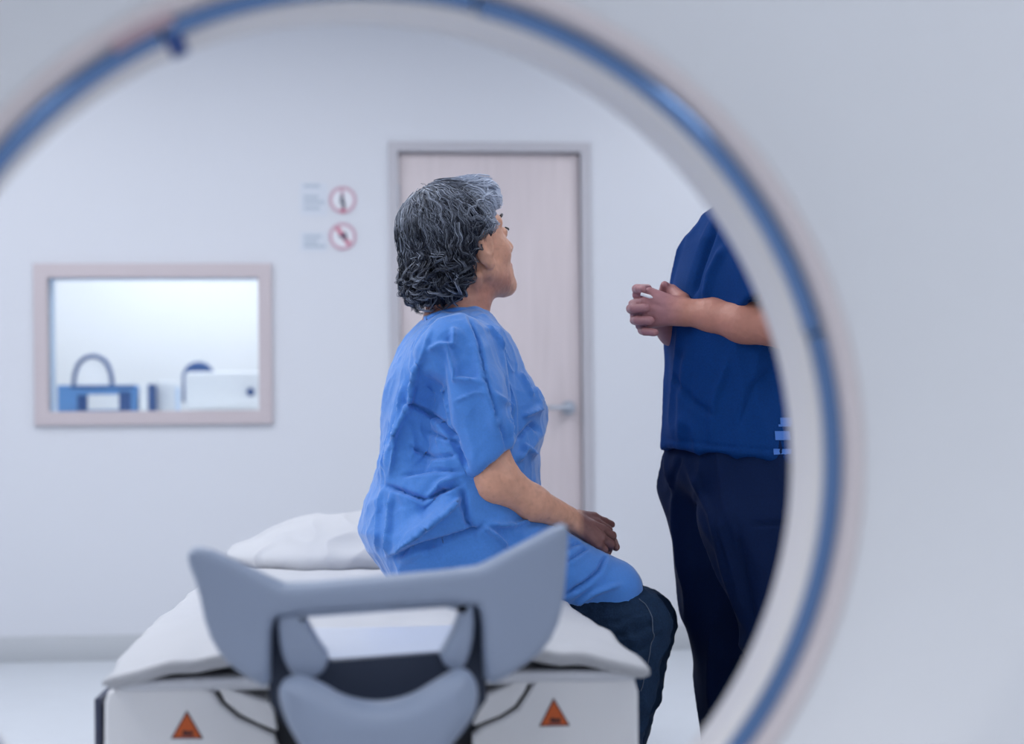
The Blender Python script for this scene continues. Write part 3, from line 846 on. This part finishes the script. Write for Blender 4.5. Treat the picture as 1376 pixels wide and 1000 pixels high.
def on_head(x, y, z): return Vector(hl(x, y, z))
for s in (1, -1):
    c = on_head(.0795, s * .031, .013)
    bm = bmesh.new(); bmesh.ops.create_uvsphere(bm, u_segments=20, v_segments=14, radius=.0135); bmesh.ops.translate(bm, verts=bm.verts, vec=c)
    me = bpy.data.meshes.new('eye'); bm.to_mesh(me); bm.free()
    eye = link('eye', me, M['eye'], wp)
    bm = bmesh.new(); bmesh.ops.create_uvsphere(bm, u_segments=16, v_segments=10, radius=.0065); bmesh.ops.translate(bm, verts=bm.verts, vec=on_head(.0885, s * .031, .013))
    me = bpy.data.meshes.new('iris'); bm.to_mesh(me); bm.free()
    link('iris', me, M['iris'], eye)
    lash = [on_head(.083 + .011 * math.cos(t * 1.2), s * (.031 + .016 * math.sin(t * 1.2)), .021 - .006 * abs(t)) for t in np.linspace(-1, 1, 9)]
    link('eyelash', tube_me(lash, [.0008, .0014, .0018, .002, .002, .002, .0022, .0022, .001], 6), M['hair_blk'], wp)
    brow = [on_head(.098 - .020 * u * u, s * (.012 + .038 * u), .040 + .008 * math.sin(u * 2.4)) for u in np.linspace(0, 1, 9)]
    link('eyebrow', tube_me(brow, [.002, .003, .0034, .0034, .003, .0028, .0024, .0018, .001], 6), M['hair_blk'], wp)
    bm = bmesh.new(); bmesh.ops.create_uvsphere(bm, u_segments=10, v_segments=8, radius=.0035); bmesh.ops.translate(bm, verts=bm.verts, vec=on_head(.103, s * .010, -.0325))
    me = bpy.data.meshes.new('nostril'); bm.to_mesh(me); bm.free()
    link('nostril', me, M['iris'], wp)

# hair: a cap with lumps, then many curled strands lying over it
def hairline(z):
    return np.interp(z, [-.13, -.10, -.06, -.03, -.012, .0, .02, .04, .06, .075, .095, .12], [-.100, -.085, -.062, -.046, -.036, -.020, .020, .040, .060, .082, .105, .12])
def hair_d(p, grow=0.0):
    """distance-like field of the hair mass in head space"""
    def el(c, r):
        r = np.array(r) + grow; q = p - np.array(c); k0 = np.linalg.norm(q / r, axis=-1); k1 = np.linalg.norm(q / r ** 2, axis=-1) + 1e-9
        return k0 * (k0 - 1) / k1
    a = el((-.022, 0, .046), (.102, .088, .092)); b = el((-.060, 0, -.028), (.066, .082, .076)); c = el((.054, 0, .088), (.052, .066, .044))
    def sm(a, b, k):
        h = np.clip(.5 + .5 * (b - a) / k, 0, 1); return b + (a - b) * h - k * h * (1 - h)
    return sm(sm(a, b, .03), c, .025)
hv = Vol((-.16, -.13, -.15), (.14, .13, .19), .004)
ax = [hv.lo[i] + hv.h * np.arange(hv.n[i]) for i in range(3)]
G = np.stack(np.meshgrid(*ax, indexing='ij'), -1)
dd = hair_d(G, -.003)
dd = np.maximum(dd, G[..., 0] - hairline(G[..., 2]))
dd = np.maximum(dd, -.084 - G[..., 2])
hv.D = dd.astype(np.float32)
V, Q = hv.mesh(2)
V = ridged(V, Q, 38, .006, 1); V = ridged(V, Q, 80, .003, 9)
Vw = HO + V @ HR.T * HS
me = npmesh(Vw, Q)
def hair_color(L, rnd):
    silver = np.clip((L[:, 0] + .005) / .055, 0, 1) * np.clip((L[:, 2] - .005) / .04, 0, 1)
    top = np.clip((L[:, 2] - .02) / .10, 0, 1) * .30
    f = np.clip(silver * .95 + top + rnd, 0, 1)[:, None]
    return np.array(srgb(30, 36, 52)[:3]) * (1 - f) + np.array(srgb(196, 206, 226)[:3]) * f
setcol(me, hair_color(V, np.full(len(V), -.38)))
hair_o = link('hair', me, M['hair_cap'], wp)
hair_o['label'] = 'wavy dark grey hair turning silver at the front'
VV = []; FF = []; CC = []; base = 0
def hgrad(p):
    e = 1e-3; E = np.eye(3) * e
    g = np.array([hair_d(p + E[i]) - hair_d(p - E[i]) for i in range(3)]); return g / (np.linalg.norm(g) + 1e-9)
crown = np.array((-.055, .01, .14))
nlock = 0; tries = 0
while nlock < 620 and tries < 6000:
    tries += 1
    d = rng.normal(size=3)
    if nlock % 8 == 0: d = np.array((-.2, 0, 1.0)) + rng.normal(size=3) * .22
    d /= np.linalg.norm(d)
    p = np.array((-.03, 0, .03)) + d * .12
    for _ in range(5): p = p - hgrad(p) * hair_d(p[None])[0]
    if p[0] > hairline(p[2]) + .006 or p[2] < -.075: continue
    if p[1] > .06 and rng.random() < .6: continue        # far side needs fewer
    nlock += 1
    front = p[0] > .02 and p[2] > .03
    curly = np.clip((.06 - p[2]) / .08, 0, 1) * (p[0] < .03)
    Ln = (.085 if front else (.05 + .04 * (1 - curly))) * rng.uniform(.75, 1.2); n = 15
    lift0 = rng.uniform(-.002, .006) + (.004 if curly > .5 else 0)
    path = []; q = p.copy(); nn = []; swirl = rng.normal() * (.25 + .6 * curly)
    sgn = 1 if p[1] > 0 else -1
    for i in range(n):
        g = hgrad(q)
        if front: f = np.array((-1.0, .12 * sgn, .35 if q[0] > .06 else -.05))
        else:
            f = q - crown; f /= np.linalg.norm(f) + 1e-9; f = f + np.array((0, 0, -.55))
        f = f + rng.normal(size=3) * .05 + swirl * np.cross(g, f)
        f = f - g * (f @ g); f /= np.linalg.norm(f) + 1e-9
        path.append(q.copy()); nn.append((g, np.cross(g, f)))
        q = q + f * (Ln / n); q = q - hgrad(q) * hair_d(q[None])[0]
    ph = rng.uniform(0, 6.28); per = rng.uniform(.026, .044); amp = .003 + .010 * curly
    dirn = rng.choice([-1, 1]); lockc = rng.normal() * .13
    for s_ in range(11):
        o1, o2 = rng.normal() * .0028, rng.normal() * .0042
        c0 = lockc + rng.normal() * .20 + (.38 if rng.random() < .17 else 0)
        r0 = rng.uniform(.0005, .0012)
        pts = []
        for i in range(n):
            u = i / (n - 1); g, b_ = nn[i]
            a_ = ph + dirn * u * Ln / per * 6.28
            tight = 1 - .45 * u
            wv = min(1, u * 3)
            pts.append(path[i] + g * (lift0 + o1 * tight + amp * wv * (.6 + .7 * math.sin(a_)) * (1 if curly > .3 else .5)) + b_ * (o2 * tight + amp * wv * math.cos(a_)))
        pts = np.array(pts)
        if (pts[:, 0] > hairline(pts[:, 2]) + np.where(pts[:, 2] < .02, .004, .018)).any() or pts[:, 2].min() < -.094: continue
        T = np.gradient(pts, axis=0); T /= np.linalg.norm(T, axis=1)[:, None] + 1e-9
        a1 = np.cross(T, np.array((.3, .5, .81))); a1 /= np.linalg.norm(a1, axis=1)[:, None] + 1e-9
        a2 = np.cross(T, a1)
        rr = (r0 * np.sqrt(np.clip(1.05 - np.linspace(0, 1, n), .05, 1)))[:, None]
        for k in range(3):
            th = 2 * math.pi * k / 3
            VV.append(pts + (a1 * math.cos(th) + a2 * math.sin(th)) * rr)
        CC.append(np.tile(hair_color(pts, np.full(n, c0)), (3, 1)))
        i0 = np.arange(n - 1)
        for k in range(3):
            k2 = (k + 1) % 3
            FF.append(np.stack([base + k * n + i0, base + k2 * n + i0, base + k2 * n + i0 + 1, base + k * n + i0 + 1], 1))
        base += 3 * n
VV = np.concatenate(VV); FF = np.concatenate(FF); CC = np.concatenate(CC)
me = npmesh(HO + VV @ HR.T * HS, FF); setcol(me, CC)
st = link('hair_strands', me, M['hair'], hair_o); st['kind'] = 'stuff'

# gown
GB = ((-.12, 2.30, .56), (.72, 3.06, 1.28), .0038)
gown = Vol(*GB)
rowsW = [(420, 594, 648, .058), (425, 580, 656, .085), (432, 566, 663, .115), (441, 556, 669, .145), (453, 546, 681, .172), (470, 536, 690, .188), (500, 523, 702, .195), (530, 517, 722, .192), (550, 517, 730, .19), (580, 518, 727, .19),
         (610, 516, 721, .195), (640, 508, 721, .20), (670, 497, 724, .21), (700, 486, 728, .22), (715, 482, 730, .222), (740, 493, 735, .22), (765, 513, 740, .215), (790, 528, 745, .21), (802, 540, 750, .2)]
zz, cx_, cy_, aa, bb = [], [], [], [], []
for y, l, r, b in rowsW:
    pl, prr = P(l, y, WY), P(r, y, WY)
    zz.append(pl.z); cx_.append((pl.x + prr.x) / 2); cy_.append(WY); aa.append((prr.x - pl.x) / 2); bb.append(b)
gown.stack(zz, cx_, cy_, aa, bb, .01, 2.15)
# sleeves
for sgn in (1, 0):
    if sgn: a, b, c = A(612, 466, 2.505), A(636, 535, 2.475), A(662, 622, 2.468)
    else: a, b, c = A(640, 466, 2.83), A(672, 535, 2.87), A(692, 612, 2.88)
    sl = Vol(*GB)
    sl.chain([a, b, c], [.068, .057, .049], .02)
    n = c - b; n /= np.linalg.norm(n)
    n2 = n + np.array((.25, 0, .35)); n2 /= np.linalg.norm(n2)
    e = c - n * .008
    sl.cut(e, n2, c - .085 + n * .05, c + .085 + n * .05)
    sl.cone(b + (c - b) * .72, c + n * .08, .041, .044, .003, 's')
    gown.join(sl, .012)
# skirt over the thighs
for k, Yt in ((0, 2.555), (1, 2.775)):
    gown.chain([A(590, 742, Yt), A(690, 742, Yt), A(745, 762, Yt), A(821 + 4 * k, 793, Yt)], [.105, .084, .071, .064], .02)
gown.cone(A(690, 745, 2.66), A(775, 772, 2.66), .07, .05, .03)
V, Q = gown.mesh(2); V0 = V.copy()
V = ridged(V, Q, 7.5, .006, 1, (1, 1, .7)); V = ridged(V, Q, 16, .003, 5, (1.2, 1.2, .7)); V = ridged(V, Q, 34, .0012, 15); V = ridged(V, Q, 5, .008, 11, mode='n')
BROAD = [([(580, 440), (560, 520), (538, 590), (514, 655)], 30, .024, 0), ([(580, 500), (572, 555), (566, 605), (564, 640)], 36, -.026, 0),
         ([(642, 450), (655, 520), (672, 590)], 24, .012, 0), ([(694, 480), (700, 540), (702, 620)], 16, -.008, 0), ([(716, 520), (729, 545)], 18, .010, 0),
         ([(524, 744), (570, 712), (620, 672)], 26, .016, 0), ([(560, 690), (600, 655)], 24, -.014, 0), ([(560, 742), (620, 728), (650, 716)], 20, -.014, 0)]
CR = [([(628, 424), (642, 458), (652, 508), (664, 544), (674, 582), (680, 606)], 6, -.005, .006),
      ([(594, 462), (604, 472), (610, 491), (614, 510), (647, 514)], 7, .010, .004),
      ([(573, 470), (591, 463), (609, 463), (609, 440)], 6, .008, .004),
      ([(596, 476), (597, 520), (603, 568), (622, 621)], 9, -.003, 0),
      ([(540, 540), (570, 552), (594, 568), (616, 596)], 7, -.008, .006),
      ([(575, 580), (609, 594), (628, 630)], 6, -.006, .005),
      ([(561, 479), (551, 534), (535, 575), (520, 606)], 7, .008, -.004),
      ([(541, 515), (533, 570), (523, 640)], 6, .006, -.003),
      ([(580, 440), (560, 500), (548, 560)], 6, .004, 0),
      ([(675, 446), (683, 484), (689, 530), (688, 600)], 7, -.004, .002),
      ([(652, 437), (668, 452), (680, 470)], 5, .006, 0),
      ([(697, 500), (708, 520), (716, 534)], 6, .006, 0),
      ([(664, 527), (684, 545), (686, 606)], 6, .006, .003),
      ([(700, 560), (722, 548), (730, 545)], 6, .008, .003), ([(696, 590), (715, 570), (724, 580)], 6, -.008, 0),
      ([(694, 620), (706, 600), (722, 612)], 6, .008, .003),
      ([(517, 653), (545, 662), (570, 673), (620, 650)], 7, -.009, .006),
      ([(523, 747), (560, 722), (600, 690), (622, 668)], 7, .010, -.005),
      ([(526, 750), (585, 730), (640, 713), (652, 704)], 7, -.010, .005),
      ([(650, 706), (668, 722), (682, 735)], 6, .008, .003),
      ([(656, 704), (690, 706), (712, 700)], 6, .007, 0),
      ([(527, 664), (524, 700), (521, 747)], 6, .008, 0), ([(512, 660), (508, 700), (506, 740)], 5, .005, 0),
      ([(620, 655), (628, 700), (636, 712)], 8, -.010, 0), ([(570, 675), (590, 650), (615, 640)], 7, .007, .003),
      ([(550, 600), (580, 615), (615, 612)], 7, -.006, .003), ([(540, 640), (580, 632), (622, 634)], 6, -.005, .003),
      ([(761, 756), (778, 745), (790, 736)], 5, -.006, .003), ([(755, 742), (770, 732), (782, 728)], 4, -.005, 0),
      ([(761, 800), (790, 782), (805, 768), (815, 747)], 6, -.008, .005), ([(770, 812), (800, 795), (835, 785)], 6, .007, .003),
      ([(700, 740), (740, 720), (770, 724)], 6, .006, 0), ([(610, 540), (640, 528), (652, 530)], 4, .004, 0)]
wl = np.clip((proj(V0)[0] - 770) / 60, 0, 1)[:, None] * .85; V = V0 * wl + V * (1 - wl)
V = creases(V, Q, BROAD); V = laplace(V, Q, .4)
V = creases(V, Q, [(p_, w_ * .85, h_ * 1.8, st_ * 1.9) for p_, w_, h_, st_ in CR])
# keep the cloth from dipping through the sheet
V[:, 2] = np.maximum(V[:, 2], np.where(V[:, 0] < xr - .01, .583, -1))
link('gown', npmesh(V, Q), M['gown'], wp)['label'] = 'crinkled blue disposable hospital gown with short sleeves'
# neck band
nb = [A(x, y, Y) for x, y, Y in [(572, 430, 2.62), (585, 424, 2.595), (605, 418, 2.585), (625, 417, 2.59), (645, 420, 2.61), (660, 426, 2.65), (655, 424, 2.70), (630, 416, 2.735), (600, 416, 2.73), (575, 424, 2.69)]]
pts = smooth_poly(nb, 2, True)
link('neck_band', tube_me(pts + [pts[0]], .0075, 8, cap=False, flat=1), M['gown'], wp)

# jeans
jn = Vol((.1, 2.40, .05), (.74, 2.95, .86), .006)
for k, Yt in ((0, 2.56), (1, 2.77)):
    dx = 10 * k
    jn.chain([A(620, 757, Yt), A(752, 776, Yt), A(804 + dx, 806, Yt), A(847 + dx, 836, Yt), A(836 + dx, 930, Yt), A(800 + dx, 1085, Yt)], [.075, .056, .055, .073, .064, .055], .012)
    kk = A(862 + dx, 838, Yt)
    jn.cone(kk, A(858 + dx, 850, Yt), .052, .056, .02)
V, Q = jn.mesh(2)
V = ridged(V, Q, 14, .006, 4); V = ridged(V, Q, 30, .0025, 8)
V = creases(V, Q, [([(800, 836), (830, 838), (868, 820)], 6, -.006, .004), ([(815, 856), (850, 852), (885, 838)], 6, -.006, .004), ([(850, 880), (870, 868), (890, 850)], 5, -.005, .003)])
V[:, 2] = np.maximum(V[:, 2], np.where(V[:, 0] < xr - .0, .583, -1))
jo = link('jeans', npmesh(V, Q), M['jeans'], wp)
# outer seam
N = vnormals(V, Q); ppx, ppy = proj(V)
seam = []
sp = smooth_poly([Vector((x, y)) for x, y in [(858, 806), (870, 818), (877, 830), (876, 842), (879, 852), (875, 866), (872, 882), (868, 900), (860, 930)]], 2, False)
for x, y in sp:
    d = (ppx - x) ** 2 + (ppy - y) ** 2 + 1e6 * (N[:, 1] > -.05) + 1e5 * (V[:, 1] > 2.66)
    i = int(np.argmin(d)); seam.append(Vector(V[i] + N[i] * .001))
seam = smooth_poly(seam[::2], 1, False)
link('seam', tube_me(seam, .0011, 6), M['thread'], jo)
for k, Yt in ((0, 2.56), (1, 2.77)):
    f = P(808 + 10 * k, 1105, Yt)
    sv = Vol((f.x - .12, Yt - .07, f.z - .09), (f.x + .26, Yt + .07, f.z + .09), .006)
    sv.cone((f.x - .03, Yt, f.z), (f.x + .02, Yt, f.z - .03), .045, .045, .02)
    sv.cone((f.x, Yt, f.z - .035), (f.x + .16, Yt, f.z - .045), .042, .034, .02)
    V, Q = sv.mesh(2)
    link('shoe', npmesh(V, Q), M['shoe'], wp)

# pillow behind the patient
px0 = P(318, 735, 3.32)
pv = Vol((px0.x - .06, 3.02, .56), (px0.x + .62, 3.66, .80), .007)
pv.ell((px0.x + .30, 3.34, .596), (.33, .26, .060), None, .01)
pv.ell((px0.x + .34, 3.38, .628), (.23, .19, .066), None, .10)
V, Q = pv.mesh(2); V = ridged(V, Q, 9, .008, 3); V[:, 2] = np.maximum(V[:, 2], .566)
tag(link('pillow', npmesh(V, Q), M['sheet']), 'soft white pillow lying on the table behind the patient', 'pillow')

# ------------------------------------------------------------------ the standing person in navy scrubs
NY = 2.68
np_ = thing('person', (P(1010, 800, NY).x, NY, 0), 'standing person in navy scrubs with hands clasped, head hidden by the gantry', 'person')
HO2 = np.array(P(1022, 196, NY)); HR2 = rot(math.radians(188), math.radians(-8))
bd = Vol((.54, 2.34, .98), (1.12, 3.02, 1.72), .003)
head_sdf(bd, HO2, HR2, 1.02)
h2 = lambda x, y, z: HO2 + HR2 @ np.array((x, y, z))
bd.cone(h2(-.02, 0, -.04), A(1030, 290, NY), .058, .062, .02)
bd.stack([P(1000, y, NY).z for y in (272, 285, 300, 340, 430)], [P(1025, 400, NY).x] * 5, [NY] * 5, [.06, .09, .1, .1, .1], [.1, .15, .17, .17, .15], .03)
# near (left) arm
sh, el, wr = A(1035, 312, 2.50), A(1062, 440, 2.455), A(926, 420, 2.575)
s0 = A(1022, 330, 2.56); bd.chain([s0, s0 + (el - s0) * .6, el], [.03, .04, .042], .02)
bd.chain([el, A(1000, 433, 2.50), A(960, 424, 2.545), wr], [.042, .041, .034, .028], .015)
# far (right) arm
el2, wr2 = A(1030, 470, 2.92), A(903, 446, 2.70)
s0 = A(1015, 330, 2.80); bd.chain([s0, s0 + (el2 - s0) * .6, el2], [.03, .04, .044], .02)
bd.chain([el2, wr2], [.044, .029], .015)
# left hand: back of the hand to the camera, fingers going away round the right hand
kn = [A(873, 394, 2.612), A(868, 406, 2.598), A(869, 420, 2.594), A(874, 433, 2.600)]
for q in kn: bd.cone(wr + (q - wr) * .12 + np.array((0, .002, 0)), q, .0215, .0125, .012)
for (x, y), r in zip(((856, 396), (851, 409), (853, 424), (860, 438)), (.0098, .0102, .0098, .0088)):
    k = kn[[396, 409, 424, 438].index(y)]
    bd.chain([k, A(x, y, 2.640), A(x + 8, y + 2, 2.682), A(x + 26, y + 2, 2.694)], [r + .001, r, r - .0005, r - .002], .0025)
bd.chain([A(916, 404, 2.60), A(903, 391, 2.635), A(894, 386, 2.66), A(890, 392, 2.685)], [.018, .0125, .0105, .0085], .005)     # thumb over the top
# right hand: palm beyond, finger tips come round onto the near hand
bd.chain([wr2, A(884, 424, 2.662)], [.028, .026], .012)
bd.ell(A(880, 414, 2.662), (.036, .017, .036), None, .008)
for (x, y, tx, ty), r in zip(((856, 388, 864, 389), (850, 402, 862, 404), (849, 415, 868, 414), (854, 430, 874, 431), (864, 444, 880, 447)), (.0086, .0, .0098, .0096, .0086)):
    if r == 0: continue
    bd.chain([A(870, y, 2.668), A(x - 1, y, 2.632), A(x + 3, (y + ty) / 2, 2.592), A(tx, ty, 2.574)], [r + .001, r + .0006, r, r - .0008], .002)
bd.chain([A(893, 396, 2.655), A(894, 388, 2.64), A(893, 383, 2.632)], [.013, .0098, .0085], .004)
V, Q = bd.mesh(1)
V = ridged(V, Q, 60, .0005, 3)
me = npmesh(V, Q)
C = np.tile(np.array(srgb(190, 130, 112)[:3]), (len(V), 1))
px, py = proj(V)
hand = np.clip((922 - px) / 30, 0, 1)[:, None]
C = C * (1 - hand) + np.array(srgb(166, 116, 120)[:3]) * hand
setcol(me, C)
link('body', me, M['skin_n'], np_)['label'] = 'brown skin of forearms and clasped hands'
# hair cap
hv = Vol((-.14, -.11, -.12), (.13, .11, .17), .005)
hv.ell((-.022, 0, .05), (.108, .083, .092), None, .01)
hv.ell((-.05, 0, -.01), (.07, .078, .07), None, .02)
ax = [hv.lo[i] + hv.h * np.arange(hv.n[i]) for i in range(3)]
G = np.stack(np.meshgrid(*ax, indexing='ij'), -1)
hv.D = np.maximum(hv.D, G[..., 0] - hairline(G[..., 2])).astype(np.float32)
V, Q = hv.mesh(2); V = ridged(V, Q, 60, .004, 1)
link('hair', npmesh(HO2 + V @ HR2.T * 1.02, Q), M['hair_blk'], np_)
for s in (1, -1):
    bm = bmesh.new(); bmesh.ops.create_uvsphere(bm, u_segments=16, v_segments=10, radius=.0135); bmesh.ops.translate(bm, verts=bm.verts, vec=Vector(h2(.081, s * .0316, .0133)))
    me = bpy.data.meshes.new('eye'); bm.to_mesh(me); bm.free(); eye = link('eye', me, M['eye'], np_)
    bm = bmesh.new(); bmesh.ops.create_uvsphere(bm, u_segments=16, v_segments=10, radius=.0065); bmesh.ops.translate(bm, verts=bm.verts, vec=Vector(h2(.0905, s * .0316, .012)))
    me = bpy.data.meshes.new('iris'); bm.to_mesh(me); bm.free(); link('iris', me, M['iris'], eye)
    link('eyebrow', tube_me([Vector(h2(.100 - .020 * u * u, s * (.012 + .038 * u), .041 + .008 * math.sin(u * 2.4))) for u in np.linspace(0, 1, 7)], .0028, 6), M['hair_blk'], np_)
# scrub top
SB = ((.56, 2.30, .78), (1.16, 3.06, 1.46), .0045)
sv = Vol(*SB)
rowsN = [(268, 985, 1070, .10), (276, 968, 1080, .14), (288, 950, 1090, .17), (303, 935, 1098, .19), (330, 919, 1105, .198), (370, 911, 1110, .195), (400, 906, 1112, .19), (460, 900, 1113, .185),
         (520, 897, 1112, .185), (570, 893, 1110, .188), (600, 890, 1108, .19), (612, 889, 1108, .192), (626, 890, 1108, .192)]
zz, cx_, cy_, aa, bb = [], [], [], [], []
for y, l, r, b in rowsN:
    pl, prr = P(l, y, NY), P(r, y, NY)
    zz.append(pl.z); cx_.append((pl.x + prr.x) / 2); cy_.append(NY); aa.append((prr.x - pl.x) / 2); bb.append(b)
sv.stack(zz, cx_, cy_, aa, bb, .01, 2.2)
for a, b, c in ((A(1016, 322, 2.545), A(1035, 362, 2.495), A(1046, 412, 2.47)), (A(1010, 322, 2.815), A(1025, 362, 2.865), A(1030, 412, 2.89))):
    sl = Vol(*SB)
    sl.chain([a, b, c], [.072, .074, .074], .02)
    n = (c - b) / np.linalg.norm(c - b)
    sl.cut(c - n * .012, n, c - .1 + n * .06, c + .1 + n * .06)
    sl.cone(c - n * .06, c + n * .05, .066, .066, .003, 's')
    sv.join(sl, .05)
hl_, hr_ = A(891, 603, NY), A(1058, 619, NY)
n = np.array((-(hr_[2] - hl_[2]), 0, (hr_[0] - hl_[0]))) * -1
sv.cut(hl_, n, (.5, 2.3, .7), (1.2, 3.1, hl_[2] + .03))
V, Q = sv.mesh(3)
V = ridged(V, Q, 8, .010, 2, (1.3, 1.3, .55)); V = ridged(V, Q, 4, .012, 7, mode='n')
V = creases(V, Q, [([(962, 292), (952, 325), (940, 360), (929, 400)], 9, -.016, .008), ([(975, 330), (955, 370), (948, 405)], 8, .012, .004), ([(925, 470), (918, 530), (915, 600)], 9, .010, .003),
                   ([(900, 500), (930, 540), (960, 560)], 8, -.008, .003), ([(980, 480), (960, 540), (955, 600)], 9, .008, .003), ([(1040, 490), (1010, 520), (990, 580)], 8, -.008, .003),
                   ([(892, 590), (970, 600), (1058, 607)], 4, -.004, 0)])
V = laplace(V, Q, .3)
so = link('scrub_top', npmesh(V, Q), M['scrub'], np_); so['label'] = 'navy short-sleeved scrub top'
# pale print at the lower edge of the top
N = vnormals(V, Q); fx, fy = proj(V[Q].mean(1)); fn = N[Q].mean(1)
for (x0, y0, x1, y1) in ((1047, 562, 1064, 574), (1041, 581, 1062, 592), (1040, 602, 1064, 612)):
    m = (fx > x0) & (fx < x1) & (fy > y0) & (fy < y1) & (fn[:, 1] < -.1)
    if m.sum() < 2: continue
    q = Q[m]; u, inv = np.unique(q, return_inverse=True)
    link('print_mark', npmesh(V[u] + N[u] * .002, inv.reshape(q.shape)), M['scrub_trim'], so)
# trousers
tr = Vol((.52, 2.38, .04), (1.2, 3.0, .98), .006)
tr.chain([A(1012, 612, 2.585), A(1016, 690, 2.58), A(1058, 850, 2.585), A(1082, 1120, 2.6)], [.10, .104, .086, .072], .012)
tr.chain([A(966, 612, 2.77), A(961, 655, 2.775), A(970, 745, 2.785), A(984, 860, 2.79), A(1012, 1100, 2.78)], [.10, .110, .103, .09, .076], .012)
tr.ell(A(1000, 622, NY), (.16, .17, .10), None, .03)
V, Q = tr.mesh(3)
V = ridged(V, Q, 7, .014, 3, (1.4, 1.4, .5)); V = ridged(V, Q, 4, .010, 9, mode='n')
V = creases(V, Q, [([(915, 612), (905, 640), (900, 670)], 6, -.008, .004), ([(918, 614), (940, 660), (955, 690), (975, 770), (1003, 850)], 8, .010, 0), ([(965, 690), (985, 760), (1000, 820)], 8, .012, .004),
                   ([(990, 700), (1000, 770), (1012, 840)], 8, -.008, .003), ([(1010, 706), (1060, 704)], 4, -.006, 0)])
V = laplace(V, Q, .3)
V[:, 2] = np.maximum(V[:, 2], .045)
link('trousers', npmesh(V, Q), M['scrub_pants'], np_)['label'] = 'loose navy scrub trousers'
for (x, y, Yt) in ((1082, 1120, 2.6), (1012, 1100, 2.78)):
    f = P(x, y, Yt)
    bv = Vol((f.x - .3, Yt - .07, -.01), (f.x + .12, Yt + .07, .16), .006)
    bv.cone((f.x + .02, Yt, .05), (f.x - .18, Yt, .042), .048, .04, .02); bv.cone((f.x, Yt, .06), (f.x, Yt, .1), .045, .042, .02)
    V, Q = bv.mesh(2); V[:, 2] = np.maximum(V[:, 2], 0.001)
    link('shoe', npmesh(V, Q), M['shoe_w'], np_)
# small white pen in the clasped hands
a, b = A(861, 395, 2.572), A(877, 400, 2.566)
pe = thing('pen', Vector(a), 'small white pen held between the clasped fingers', 'pen')
link('barrel', tube_me([Vector(a), Vector(a + (b - a) * .8)], .0036, 10), M['pen'], pe)
link('tip', tube_me([Vector(a + (b - a) * .8), Vector(b)], [.0034, .0012], 10), M['pen'], pe)
